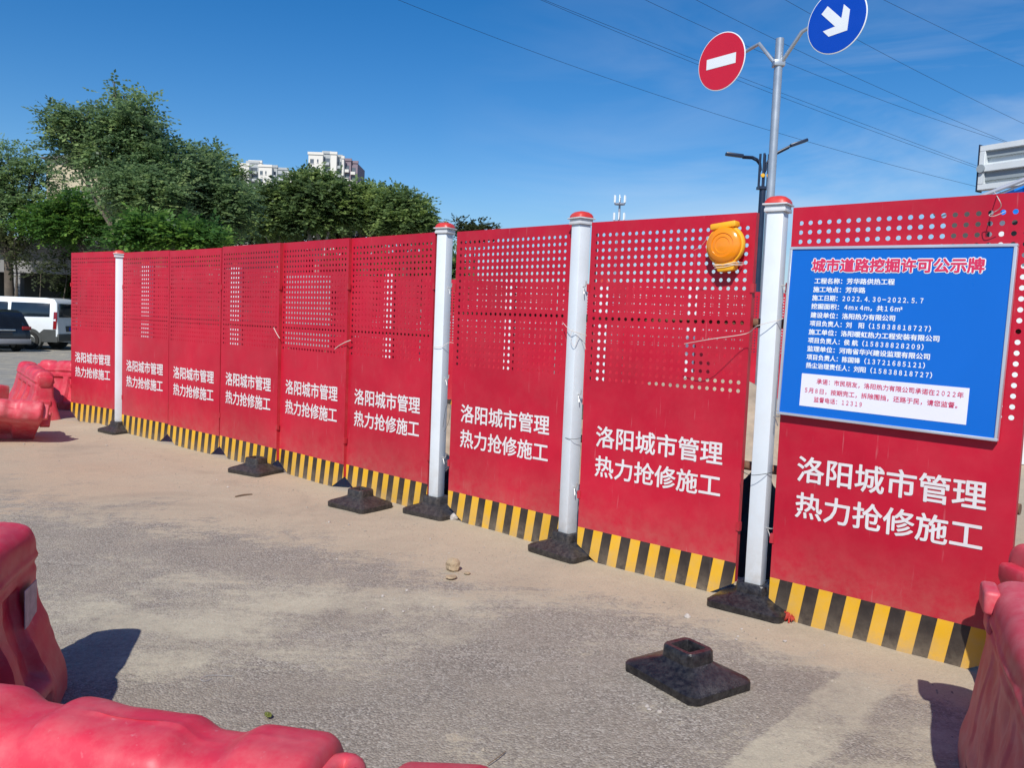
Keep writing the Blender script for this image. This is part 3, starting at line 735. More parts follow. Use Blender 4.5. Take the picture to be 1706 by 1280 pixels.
GR = 'panels of the rear fence seen through the holes'
ang0 = R(1.2)
cur = Vector((-6.45, 12.2)); n_p = 0
post_x = [-5.40, -4.10, -1.86, -.08, 1.3, 2.62, 4.7, 6.6]
for i in range(14):
    nx_ = cur + Vector((math.cos(ang0), math.sin(ang0)))
    fence_panel(cur, nx_, .02, uniq('red rear hoarding', behind((cur.x + nx_.x) / 2, cur.y)), GR, letters=False)
    cur = nx_ + Vector((.012, .0))
for i, px_ in enumerate(post_x):
    yy = 12.2 + (px_ + 6.45) * math.tan(ang0) - .075
    b_ = MB(); b_.box(-.062, .062, -.055, .045, .0, 2.06)
    t = thing('fence_post', uniq('white rear post', behind(px_, yy)), 'post', (px_, yy, 0), 0, 'white posts of the rear fence')
    b_.build('shaft', [M['post']], t); MB().prism([(-.07, 2.06), (.07, 2.06), (.04, 2.12), (-.04, 2.12)], -.06, .05).build('cap', [M['cap']], t)
# light grey board hung on the rear fence
t = thing('site_board', 'light grey board leaning on the rear fence, seen through the fifth panel', 'board', (-3.02, 12.05, 0))
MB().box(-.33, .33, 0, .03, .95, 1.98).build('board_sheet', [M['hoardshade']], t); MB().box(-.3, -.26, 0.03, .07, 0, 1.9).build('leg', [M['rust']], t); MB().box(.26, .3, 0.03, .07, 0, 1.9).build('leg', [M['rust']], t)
# dirt heap
def lump(name, label, cat, c, rx, ry, h, m, seed, n=40, group=None, kind=None, rough=.3):
    us = np.linspace(-1, 1, n); U, W = np.meshgrid(us, us); r_ = np.sqrt(U * U + W * W)
    z = h * np.clip(1 - r_, 0, 1) ** .8 * (.75 + rough * 2 * (fbm(U * 3 + seed, W * 3, 4, seed) - .4)); z = np.where(r_ >= 1, -.02, z)
    co = np.stack([c[0] + U * rx * (1 + .1 * vnoise(W * 3, U * 3, seed)), c[1] + W * ry, c[2] + z], -1).reshape(-1, 3)
    ii = np.arange(n * n).reshape(n, n); q = np.stack([ii[:-1, :-1], ii[:-1, 1:], ii[1:, 1:], ii[1:, :-1]], -1).reshape(-1, 4)
    o = link(name, grid_mesh(name, co, q, m)); return tag(o, label, cat, group, kind)
lump('dirt_heap', 'heap of excavated dirt inside the fenced site, behind the lamp panel', 'dirt heap', (1.9, 8.2, 0), 1.6, 1.3, 1.35, M['dirtpile'], 3)
lump('dirt_heap', 'smaller heap of dirt behind the second white post', 'dirt heap', (-1.3, 9.2, 0), 1.5, 1.0, .75, M['dirtpile'], 5)
# black dust net bundled inside
lump('dust_net', 'black dust net bundled on the ground behind the right posts', 'dust net', (1.55, 5.0, 0), .5, .45, .62, M['netblack'], 8)
lump('dust_net', 'black net bundled behind the second white post', 'dust net', (-.15, 6.6, 0), .45, .4, .62, M['netblack'], 9)

# ------------------------------------------------------------------ water-filled plastic barriers
def barrier_mesh(L_=1.2, H=.62, seed=0, m=None, dips=(.18, .5, .82), flare=0.0, bw=1.0, pk=.26):
    nu, nt_ = 140, 170
    prof = [(-.205, 0), (-.205, .10), (-.190, .135), (-.120, .33), (-.108, .40), (-.108, .50), (-.106, .560), (-.090, .600), (-.05, .62), (.05, .62), (.090, .600), (.106, .560), (.108, .50), (.108, .40), (.120, .33), (.190, .135), (.205, .10), (.205, 0)]
    P = np.array(prof); P[:, 1] *= H / .62; P[np.abs(P[:, 0]) > .15, 0] *= bw
    seg = np.r_[0, np.cumsum(np.hypot(*np.diff(P, axis=0).T))]; tt = np.linspace(0, seg[-1], nt_)
    py = np.interp(tt, seg, P[:, 0]); pz = np.interp(tt, seg, P[:, 1])
    # soften the profile
    for _ in range(12):
        py[1:-1] = (py[:-2] + 2 * py[1:-1] + py[2:]) / 4; pz[1:-1] = (pz[:-2] + 2 * pz[1:-1] + pz[2:]) / 4
    u = (1 - np.cos(np.linspace(0, PI, nu))) / 2 * .25 + np.linspace(0, 1, nu) * .75
    xs = (u - .5) * L_
    e = np.minimum(u, 1 - u) * L_
    endw = np.where(e < .035, np.sqrt(np.clip(1 - ((.035 - e) / .035) ** 2, 0, 1)) * .30 + .70, 1.0)
    XX = np.repeat(xs[:, None], nt_, 1); YY = py[None, :] * endw[:, None]; ZZ = np.repeat(pz[None, :], nu, 0)
    ZZ = ZZ - (1 - endw[:, None]) * .12 * (ZZ / H)
    side = smoothstep(.12, .2, ZZ) * smoothstep(.60, .5, ZZ)
    # recessed pockets on the flanks
    pocket = np.zeros(nu)
    for cu in (.27, .5, .73): pocket = np.maximum(pocket, smoothstep(.086, .070, np.abs(u - cu)))
    YY = YY * (1 - pk * pocket[:, None] * smoothstep(.11, .15, ZZ) * smoothstep(.455, .425, ZZ))
    # horizontal rib
    YY = YY * (1 + .07 * np.exp(-((ZZ - .505 * H / .62) / .012) ** 2) - .06 * np.exp(-((ZZ - .475 * H / .62) / .014) ** 2))
    # dips along the top
    top = smoothstep(.48, .58, ZZ * .62 / H)
    dip = np.zeros(nu)
    for cu in dips: dip = np.maximum(dip, np.exp(-((u - cu) * L_ / .055) ** 4))
    ZZ = ZZ - top * dip[:, None] * .026
    # fork openings in the base
    for cu in (.28, .72):
        w_ = smoothstep(.075, .055, np.abs(u - cu))[:, None]; YY = YY * (1 - .12 * w_ * (ZZ < .09))
        ZZ = np.where((w_ > .5) & (ZZ < .05), ZZ + .05, ZZ)
    # bumps and dents from use
    nse = (fbm(XX * 4 + seed * 3.1, YY * 5 + ZZ * 6, 3, seed) - .45)
    YY = YY + nse * .030 * np.sign(YY) ; ZZ = ZZ + nse * .018 * smoothstep(.15, .3, ZZ)
    ZZ = ZZ + .0028 * np.exp(-((YY) / .0035) ** 2) * (ZZ > .3)      # mould parting line along the top
    XX = XX + (fbm(ZZ * 5 + seed, YY * 6, 2, seed + 4) - .4) * .02 * np.where(u > .5, 1, -1)[:, None] * (np.abs(u - .5)[:, None] > .4)
    XX = XX + flare * np.sign(u - .5)[:, None] * (np.abs(u - .5)[:, None] * 2) ** 5 * np.clip(1 - ZZ / (.85 * H), 0, 1)
    co = np.stack([XX, YY, ZZ], -1).reshape(-1, 3)
    b_ = MB(); n = nt_; F = []
    for i in range(nu - 1):
        for k_ in range(n - 1): F.append((i * n + k_, (i + 1) * n + k_, (i + 1) * n + k_ + 1, i * n + k_ + 1))
    F.append(tuple(range(n))); F.append(tuple((nu - 1) * n + k_ for k_ in range(n - 1, -1, -1)))
    b_.add(co, F)
    me = mesh('body', b_.V, b_.F, [m or M['plasticred']], smooth=True)
    bm = bmesh.new(); bm.from_mesh(me); bmesh.ops.recalc_face_normals(bm, faces=bm.faces); bm.to_mesh(me); bm.free()
    me.set_sharp_from_angle(angle=R(50)); return me
def lug(z, sgn, L_, m, t, ring=False, W=.085):
    """moulded connector at a barrier end: an eye or a block"""
    b_ = MB(); cx = sgn * (L_ / 2 + .020)
    if ring:
        pts = [(cx + .026 * math.cos(2 * PI * k / 14), .040 * math.sin(2 * PI * k / 14), z) for k in range(15)]
        return b_.tube(pts, .021, 10, cap=False).build('connector_eye', [m], t, smooth=True)
    xs = sorted((sgn * (L_ / 2 - .05), sgn * (L_ / 2 + .042)))
    R_ = []
    for zz, k, w_ in ((z - .095, .35, .6), (z - .07, .6, .8), (z - .01, 1, 1), (z + .03, 1, 1), (z + .045, .9, .9)):
        x0_ = sgn * (L_ / 2 - .05); x1_ = sgn * (L_ / 2 + .042 * k)
        R_.append([(x0_, -W * w_, zz), (x1_, -W * w_ * .9, zz), (x1_, W * w_ * .9, zz), (x0_, W * w_, zz)])
    return b_.rings(R_).build('connector_block', [m], t, bevel=.012, seg=3)
def barrier(label, loc, rz, L_=1.2, H=.62, seed=0, m=None, rot=None, lugs=(.53, .26), ends=(-1, 1), dips=(.18, .5, .82), cap=False, ring=False, flare=0.0, bw=1.0, pk=.26):
    m = m or M['plasticred']
    t = thing('water_barrier', label, 'plastic barrier', loc, rz, 'red water-filled barriers around the site')
    if rot: t.rotation_euler = rot
    link('body', barrier_mesh(L_, H, seed, m, dips, flare, bw, pk), t)
    for s_ in ends:
        for z in lugs: lug(z * H / .62, s_, L_, m, t, ring)
    if cap: MB().lathe([(.035, H - .02), (.035, H + .010), (.030, H + .016), (.001, H + .016)], 20, mtx=Matrix.Translation((.34 * L_ * 0 + .12, 0, 0))).build('filler_cap', [M['plasticpale']], t, smooth=True)
    return t
# nearest one along the bottom edge
def seg(p0, p1): 
    p0 = Vector(p0); p1 = Vector(p1); c_ = (p0 + p1) / 2; d = p1 - p0; return c_, math.atan2(d.y, d.x), d.length
c_, a_, L_ = seg((-1.40, 1.635), (-.300, 1.425))
barrier('red plastic barrier nearest the camera along the bottom left edge', (c_.x, c_.y, 0), a_, L_, .612, 3, dips=(.10, .45, .80), lugs=(.565, .3), ring=True)
c_, a_, L_ = seg((-.185, 1.335), (.95, 1.25))
barrier('red plastic barrier of which only the top shows at the bottom centre', (c_.x, c_.y, 0), a_, L_, .615, 4, dips=(.20, .50), lugs=(.5, .3))
# left one, running away from the camera
c_, a_, L_ = seg((-1.470, 1.77), (-1.760, 2.86))
lb = barrier('upright red plastic barrier at the left edge with a torn label', (c_.x, c_.y, 0), a_, L_, .62, 6, dips=(.20, .6), lugs=(.50,))
MB().box(.34, .47, -.1215, -.1185, .30, .43).build('label_sticker', [M['label']], lb)
# right one
c_, a_, L_ = seg((1.225, 1.60), (1.69, 2.63))
rb_ = barrier('faded red plastic barrier at the right edge, its blunt end towards the hoardings', (c_.x, c_.y, 0), a_, L_, .62, 9, m=M['plasticpale'], lugs=(.50,), bw=.76, dips=(), pk=.05)
MB().box(.42, .565, .080, .128, .52, .598).box(.44, .55, .085, .112, .45, .52).build('side_block', [M['plasticpale']], rb_, bevel=.014, seg=3)
c_, a_, L_ = seg((1.90, 2.98), (2.95, 3.02))
barrier('red plastic barrier of which only the top shows above the faded one at the right', (c_.x, c_.y, 0), a_, L_, .64, 10, lugs=(.5,))
# far left group
barrier('red plastic barrier standing at the far left, end-on beside the first hoarding', (-6.02, 10.3, -.03), 0, 1.2, .66, 12, rot=(R(4), R(-3), R(130)), flare=.06)
barrier('red plastic barrier half hidden behind the first hoarding', (-5.85, 11.15, -.01), R(165), 1.2, .66, 14)
barrier('toppled faded barrier lying on its side at the far left, blunt end to the fence', (-5.62, 8.45, .18), 0, 1.5, .74, 16, m=M['plasticpale'], rot=(R(70), R(6), R(24)), flare=-.12)
barrier('toppled red barrier farther back, cut by the left edge of the picture', (-6.6, 9.9, .17), 0, 1.25, .62, 18, rot=(R(76), R(-4), R(-12)))

# ------------------------------------------------------------------ road signs on a pole
SIGN_TH = R(-51); sdv = Vector((math.cos(SIGN_TH), math.sin(SIGN_TH), 0)); sn = Vector((sdv.y, -sdv.x, 0))
SP = Vector((2.515, 8.40, 0)); bpz = at(1300, 64, 8.4).z
pole = thing('sign_pole', 'tall grey steel pole with two splayed arms behind the fence', 'sign pole', SP)
MB().tube([(0, 0, 0), (0, 0, bpz)], .041, 20).build('shaft', [M['steel']], pole, smooth=True)
jz = at(1297, 106, 8.4).z
MB().box(-.055, .055, -.05, .05, jz - .03, jz + .03).build('clamp', [M['steel']], pole, bevel=.008)
CR = Vector((2.074, 8.944, 4.253)); CB = Vector((2.893, 7.934, 4.348))
CR.z = at(1198, 102, CR.y).z; CB.z = at(1389, 34, CB.y).z
for Cc, s_ in ((CR, -1), (CB, 1)):
    e = Cc - SP - sn * .03; k1 = sdv * (s_ * .24); k1.z = jz + .25
    b_ = MB(); b_.tube([Vector((0, 0, jz)) + sdv * s_ * .03, k1, Vector((e.x, e.y, Cc.z)) - sdv * s_ * .25 + Vector((0, 0, .04 if s_ < 0 else .04))], .019, 12)
    b_.build('arm', [M['steel']], pole, smooth=True)
def disc_sign(name, label, C_, r_, m, fig):
    t = thing(name, label, 'road sign', C_, SIGN_TH); f90 = Matrix.Rotation(R(90), 4, 'X')
    MB().lathe([(r_, -.004), (r_, .002), (r_ - .004, .004)], 64, mtx=f90).build('plate', [M['signwhite']], t)
    MB().lathe([(r_ - .009, .0045), (r_ - .0095, .006)], 64, mtx=f90).build('face_film', [m], t)
    b_ = MB(); b_.prism(fig, -.0085, -.0065); b_.build('symbol', [M['signwhite']], t)
    b_ = MB(); b_.box(-r_ * .8, r_ * .8, .006, .022, .05, .08); b_.box(-r_ * .8, r_ * .8, .006, .022, -.08, -.05); b_.build('back_rail', [M['signback']], t)
    return t
hw, hh = .187, .054
disc_sign('no_entry_sign', 'round red no entry sign with a white bar', CR, .30, M['signred'], [(-hw, -hh), (hw, -hh), (hw, hh), (-hw, hh)])
# arrow pointing down to the right
aw, L1, hd = .042, .17, .115
arr = [(-L1 - .01, -aw), (.03, -aw), (-.045, -hd - .025), (.045, -hd - .025), (.165, 0), (.045, hd + .025), (-.045, hd + .025), (.03, aw), (-L1 - .01, aw)]
ca, sa = math.cos(R(-45)), math.sin(R(-45)); arr = [(x * ca - y * sa, x * sa + y * ca) for x, y in arr]
disc_sign('keep_right_sign', 'round blue sign with a white arrow pointing down to the right', CB, .30, M['signblue'], arr)

# ------------------------------------------------------------------ double street lamp
lt = thing('street_lamp', 'black street lamp with two arms and small yellow discs, behind the sign pole', 'street lamp', at(1272, 300, 31))
base = Vector((at(1272, 295, 31).x, 31, -.25)); lt.location = base
h0 = at(1272, 300, 31).z + .25
lb_ = MB(); lb_.tube([(0, 0, 0), (0, 0, h0 - .3)], [.15, .12], 14); lb_.build('pole', [M['blackpole']], lt, smooth=True)
cg = MB()
for dx, dy in ((-.16, 0), (.16, 0), (-.05, -.13), (.05, .13)): cg.tube([(dx, dy, h0 - .25), (dx, dy, h0 + .95)], .045, 8)
cg.box(-.20, .20, -.16, .16, h0 - .34, h0 - .24); cg.build('lantern_cage', [M['blackpole']], lt)
for dx in (-.09, .12):
    f90 = Matrix.Translation((dx, -.19, h0 + .13)) @ Matrix.Rotation(R(90), 4, 'X'); yl = MB().lathe([(.075, 0), (.075, .03), (.06, .04)], 20, mtx=f90).build('yellow_disc', [M['yellow']], lt)
def lp_pt(x, y): 
    q = at(x, y, 31); return q - base
for pa, hd0, hd1 in (([(1268, 284), (1267, 272), (1262, 265), (1254, 261), (1238, 260)], (1238, 260), (1209, 256)), ([(1276, 284), (1277, 272), (1283, 262), (1296, 253), (1316, 243)], (1316, 243), (1345, 233))):
    for dd in (0, .09): MB().tube([lp_pt(*p) + Vector((0, dd, -dd * .5)) for p in pa], .035, 8).build('arm', [M['blackpole']], lt, smooth=True)
    p0 = lp_pt(*hd0); p1 = lp_pt(*hd1); d = (p1 - p0); Lh = d.length; mt = Matrix.Translation(p0) @ d.to_track_quat('X', 'Z').to_matrix().to_4x4()
    MB().box(0, Lh, -.13, .13, -.055, .055, mtx=mt).build('lamp_head', [M['blackpole']], lt, bevel=.03)

# ------------------------------------------------------------------ overhead wires
WR = [[(665, 0), (1120, 165), (1281, 218), (1621, 309)], [(905, 0), (1120, 81), (1285, 148), (1429, 206), (1628, 275)], [(885, -8), (1120, 91), (1290, 158), (1430, 207), (1620, 278)],
      [(1075, 0), (1195, 53), (1312, 106), (1525, 187), (1676, 237)], [(1160, 0), (1292, 65), (1443, 134), (1546, 185), (1683, 237)],
      [(1310, 0), (1426, 65), (1532, 120), (1706, 206)], [(1474, 0), (1560, 42), (1706, 110)]]
for i, w in enumerate(WR):
    xs = np.array([p[0] for p in w], float); ys = np.array([p[1] for p in w], float)
    k = 2 if len(w) > 3 else 1
    co_ = np.polyfit(xs, ys, 2 if len(w) > 2 else 1)
    x0_, x1_ = xs[0] - 260, xs[-1] + 300; P = []
    for s_ in np.linspace(0, 1, 22):
        xx = x0_ + (x1_ - x0_) * s_; P.append(at(xx, np.polyval(co_, xx), 55 + 25 * s_))
    o = MB().tube(P, .014, 5).build('power_line', [M['blackpole']], None, smooth=True)
    tag(o, ['lowest of the overhead power lines, passing between sign and street lamp', 'second lowest power line, the upper of a close pair', 'third power line, the lower of a close pair behind the red sign',
            'power line crossing the sign pole below its arms', 'power line crossing the sign pole near its top', 'power line passing behind the blue arrow sign', 'highest power line, right of the blue sign'][i], 'power line', 'overhead power lines')

# ------------------------------------------------------------------ buildings
def tower(name, label, px0, px1, pytop, Yd, wings, base_z=-1, floors=18):
    """wings: (x0,x1,ytop,depth offset,face material, columns) in photo pixels, taken at real distance Yd"""
    cx = (px0 + px1) / 2; org = at(cx, 500, Yd); t = thing(name, label, 'apartment tower', (org.x, org.y, base_z), R(0))
    for (a, b2, yt, dy, mt_, cols, kind) in wings:
        A_ = at(a, yt, Yd + dy); B_ = at(b2, yt, Yd + dy); x0_, x1_ = A_.x - org.x, B_.x - org.x; h = (A_.z + B_.z) / 2 - base_z
        MB().box(x0_, x1_, dy, dy + 14, 0, h).build('wall', [M[mt_]], t)
        MB().box(x0_ - .25, x1_ + .25, dy - .3, dy + .3, h, h + .9).build('parapet', [M[mt_]], t)
        fl = 3.0; nf = 9
        for f_ in range(nf):
            zt = h - 1.6 - f_ * fl
            if kind == 'win':
                for (u0, u1, wh) in cols:
                    xa = x0_ + (x1_ - x0_) * u0; xb = x0_ + (x1_ - x0_) * u1
                    w_ = MB().box(xa, xb, dy - .06, dy + .05, zt - wh, zt).build('window', [M['towerglass']], t)
                    MB().box(xa - .15, xb + .15, dy - .18, dy - .04, zt - wh - .2, zt - wh).build('sill', [M[mt_]], w_)
            else:
                for (u0, u1, wh) in cols:
                    xa = x0_ + (x1_ - x0_) * u0; xb = x0_ + (x1_ - x0_) * u1
                    MB().box(xa, xb, dy - .08, dy + .05, zt - 1.7, zt).build('window', [M['towerglass']], t)
                    MB().box(xa - .1, xb + .1, dy - 1.3, dy - .1, zt - 2.6, zt - 1.6).build('balcony', [M['towergrey'] if mt_ != 'towerpurple' else M['towerwall']], t)
    return t
tower('apartment_tower', 'tall pale apartment tower, the right of two above the trees', 513, 597, 256, 300,
      [(514, 538, 257.5, 0, 'towerwall', [(.12, .38, 1.6), (.60, .70, 1.2)], 'win'), (538, 551, 256, 1.5, 'towergrey', [(.1, .9, 0)], 'balc'), (551, 561, 257, -.5, 'towerwall', [], 'win'),
       (561, 570, 262, 1.5, 'towergrey', [(.1, .9, 0)], 'balc'), (570, 573, 264, -.3, 'towerwall', [], 'win'), (573, 585, 268, 2, 'towerpurple', [(.15, .75, 0)], 'balc'), (585, 596, 272, 3, 'towerpurple', [(.1, .7, 0)], 'balc')])
tower('apartment_tower', 'lower pale apartment tower, the left of two above the trees', 396, 490, 270, 330,
      [(397, 415, 275.5, 0, 'towerwall', [(.3, .5, 1.4)], 'win'), (411, 431, 272, 3.5, 'towergrey', [(.3, .9, 0)], 'balc'), (415, 436, 270.8, 6, 'towerwall', [(.3, .55, 1.6)], 'win'), (431, 453, 278, -1, 'towerwall', [(.1, .32, 1.5), (.5, .6, 1.3)], 'win'),
       (453, 462, 279, 1.5, 'towergrey', [(.1, .8, 0)], 'balc'), (462, 480, 283, 2, 'towergrey', [(.05, .95, 0)], 'balc'), (480, 488, 290, 0, 'towerwall', [], 'win')])
# beige house behind the tall tree
p_ = at(165, 300, 46); hz = at(150, 272, 46).z + .4
t = thing('house', 'beige gabled building glimpsed through the tall left tree', 'house', (p_.x, 46, -.3), R(8))
MB().box(-2.7, 2.7, 0, 7, 0, hz).build('wall', [M['beige']], t)
MB().prism([(-3.0, hz), (3.0, hz), (0, hz + .5)], -.3, 7.3).build('roof', [M['concrete']], t)
for i in range(2): MB().box(-1.9 + i * 2.3, -.9 + i * 2.3, -.04, .02, hz - 3, hz - 1.6).build('window', [M['towerglass']], t)
# long low grey shed beyond the parked cars
p_ = at(60, 440, 40)
t = thing('shed', 'long low grey open shed in shade beyond the parked vehicles', 'shed', (p_.x, 39.5, -.28), 0)
zt = at(60, 405, 40).z + .28; zm = at(60, 456, 40).z + .28; zb = at(60, 492, 40).z + .28
MB().box(-14, 13, 0, .5, zm, zt).build('fascia', [M['concrete']], t)
MB().box(-14, 13, -.9, 5, zt, zt + .2).build('roof', [M['concrete']], t)
MB().box(-14, 13, 5, 5.3, 0, zt).build('back_wall', [M['trim']], t)  # near-black colour paints the shade under the shed roof
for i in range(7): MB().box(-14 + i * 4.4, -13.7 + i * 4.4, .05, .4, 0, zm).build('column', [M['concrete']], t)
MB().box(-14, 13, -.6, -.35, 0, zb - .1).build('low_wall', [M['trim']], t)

# shelter with blue gable at the right
A_ = at(1637, 325, 9.0); B_ = at(1706, 298, 9.0); sl = (B_.z - A_.z) / (B_.x - A_.x)
t = thing('site_shelter', 'shelter with blue corrugated gable behind the right end of the fence', 'shelter', (A_.x, 9.0, 0))
W2 = 2.3; zr = A_.z; gb = zr - .08
b_ = MB(); n = 36
for i in range(n):
    u0 = .22 + (2 * W2 - .44) * i / n; u1 = .22 + (2 * W2 - .44) * (i + 1) / n
    def ztop(u): return zr - .06 + sl * (u if u < W2 else 2 * W2 - u)
    o1 = .02 if i % 2 else 0
    b_.prism([(u0, gb - .12), (u1, gb - .12), (u1, ztop(u1)), (u0, ztop(u0))], o1, o1 + .03)
b_.build('gable_sheet', [M['bluesheet']], t)
for s_ in (0, 1):
    a0_ = Vector((-.55 if s_ == 0 else 2 * W2 + .55, -.1, zr - .55 * sl)); a1_ = Vector((W2, -.1, zr + sl * W2))
    MB().tube([a0_, a1_], .022, 8).build('verge_tube', [M['mast']], t)
    MB().tube([a0_ + Vector((0, .04, -.055)), a1_ + Vector((0, .04, -.055))], .012, 6).build('verge_trim', [M['capwhite']], t)
b_ = MB(); b_.add([(.25, 0.05, zr + .19 * sl), (W2, 0.05, zr + sl * W2), (W2, .55, zr + sl * W2), (.25, .55, zr + .19 * sl)], [(0, 1, 2, 3)]); b_.add([(2 * W2 - .25, .05, zr + .19 * sl), (W2, .05, zr + sl * W2), (W2, .55, zr + sl * W2), (2 * W2 - .25, .55, zr + .19 * sl)], [(0, 1, 2, 3)])
b_.build('roof', [M['bluesheet']], t)
for xx, yy in ((.3, .2), (2 * W2 - .3, .2), (.3, .5), (2 * W2 - .3, .5)): MB().box(xx - .05, xx + .05, yy - .05, yy + .05, 0, zr - .1).build('post', [M['capwhite']], t)
MB().box(.1, 2 * W2, .5, .53, 0, 2.45).build('back_wall', [M['hoardgrey']], t)
MB().box(-.1, 2 * W2, .42, .46, 2.46, zr - .05).build('shade_board', [M['trim']], t)  # dark board paints the shaded interior below the gable

# back of a big sign at the upper right
q0 = at(1636, 244, 12.5); q1 = at(1706, 235.5, 12.0); dvx = (q1 - q0); ang_b = math.atan2(q1.y - q0.y, q1.x - q0.x)
t = thing('direction_sign', 'back of a large grey metal sign frame at the right edge of the sky', 'sign', (q0.x, q0.y, 0), ang_b)
zt = q0.z; zb = at(1631, 318, 12.5).z; Lb = 2.4
MB().box(0, Lb, .05, .07, zb, zt).build('panel', [M['hoardgrey']], t)
fr = .085
for nm_, bb in (('frame_bar', (0, Lb, -.05, .05, zt - fr, zt)), ('frame_bar', (0, Lb, -.05, .05, zb, zb + fr)), ('frame_bar', (0, fr, -.05, .05, zb + fr, zt - fr)), ('frame_bar', (fr, Lb, -.07, .05, zb + .26, zb + .36))):
    MB().box(*bb).build(nm_, [M['hoardgrey']], t, bevel=.006, seg=1)
MB().box(-.014, 0, -.06, .09, zb - .02, zt + .02).build('edge_strip', [M['blackpole']], t)
MB().box(fr, Lb, .0, .05, zt - fr - .09, zt - fr).build('shade_channel', [M['hoardshade']], t)  # darker grey paints the shade inside both channels below the bars
MB().box(fr, Lb, -.01, .05, zb + .14, zb + .26).build('shade_channel', [M['hoardshade']], t)
MB().lathe([(.06, -.03), (.06, .03)], 20, mtx=Matrix.Translation((.05, -.06, zb + .31)) @ Matrix.Rotation(R(90), 4, 'X')).build('bracket', [M['hoardshade']], t, smooth=True)
MB().tube([(Lb * .62, .15, 0), (Lb * .62, .15, zt + .3)], .09, 16).build('pole', [M['steel']], t, smooth=True)
hkp = MB(); r0 = Vector((.62, .1, zt)); hkp.tube([r0, r0 + Vector((0, 0, .16)), r0 + Vector((.12, 0, .22)), r0 + Vector((.5, 0, .26))], .012, 6); hkp.build('hook_rod', [M['mast']], t)

# telecom mast
q = at(1031, 370, 220)
t = thing('telecom_mast', 'telecom mast with white antennas far behind the lamp panel', 'mast', (q.x, 220, 0))
zt = at(1031, 326, 220).z
MB().tube([(0, 0, 0), (0, 0, zt - .5)], [1.0, .22], 10).build('pole', [M['mast']], t)
def zpx(y): return at(1031, y, 220).z
for yp, off in ((340, 0), (369, 0)):
    zc = zpx(yp)
    MB().lathe([(1.4, zc - .15), (1.4, zc + .15)], 20).build('platform_ring', [M['mast']], t)
    for k in range(6):
        a = 2 * PI * k / 6 + .35; MB().box(-.22, .22, -.12, .12, 0, 1.9, mtx=Matrix.Translation((1.5 * math.cos(a), 1.5 * math.sin(a), zc + .3)) @ Matrix.Rotation(a, 4, 'Z')).build('antenna', [M['antenna']], t)

# ------------------------------------------------------------------ vehicles
def wheel(x, y, r_, w_, t, s_):
    f90 = Matrix.Translation((x, y, r_)) @ Matrix.Rotation(R(90), 4, 'X')
    tw = MB().lathe([(r_ * .62, -w_ / 2), (r_ * .94, -w_ / 2), (r_, -w_ * .35), (r_, w_ * .35), (r_ * .94, w_ / 2), (r_ * .62, w_ / 2)], 32, mtx=f90).build('wheel', [M['tyre']], t, smooth=True)
    b_ = MB().lathe([(r_ * .60, -w_ / 2 - .004), (r_ * .55, -w_ / 2 - .012), (.03, -w_ / 2 - .012)], 24, mtx=f90); b_.build('rim', [M['rim']], tw)
    MB().lathe([(r_ * .60, w_ / 2 + .004), (r_ * .55, w_ / 2 + .012), (.03, w_ / 2 + .012)], 24, mtx=f90).build('rim', [M['rim']], tw)
def car_body(side, W, inset, t, m, zb=.3):
    """side: outline in x,z; the flanks lean inwards above the waist"""
    n = len(side); rows = []
    for yy, k in ((-.5, 1.0), (-.47, .3), (.47, .3), (.5, 1.0)): pass
    def ring(f, inw):
        cx = sum(p[0] for p in side) / n; cz = sum(p[1] for p in side) / n; out = []
        for x_, z_ in side:
            lean = inset * max(0, (z_ - 1.0)) ** 1.1; yv = f * (W / 2 - lean)
            out.append((x_ + (cx - x_) * inw * .02, yv, z_ + (cz - z_) * inw * .05))
        return out
    R_ = [ring(-1.0, 1.0), ring(-.965, .0), ring(-.5, -.35), ring(0, -.45), ring(.5, -.35), ring(.965, 0), ring(1.0, 1.0)]
    return MB().rings(R_).build('body', [m], t, smooth=True)
# white van, nose to the left
pv = at(96, 577, 31.5)
van = thing('parked_van', 'white passenger van with black side windows parked nose left beyond the barriers', 'van', (pv.x - 2.45, 31.5 + .98, -.27), R(180))
side = [(-2.45, .32), (-2.45, .75), (-2.40, 1.15), (-2.33, 1.80), (-2.22, 1.93), (-1.9, 1.98), (1.0, 1.97), (1.35, 1.86), (2.05, 1.12), (2.42, .98), (2.5, .70), (2.5, .32)]
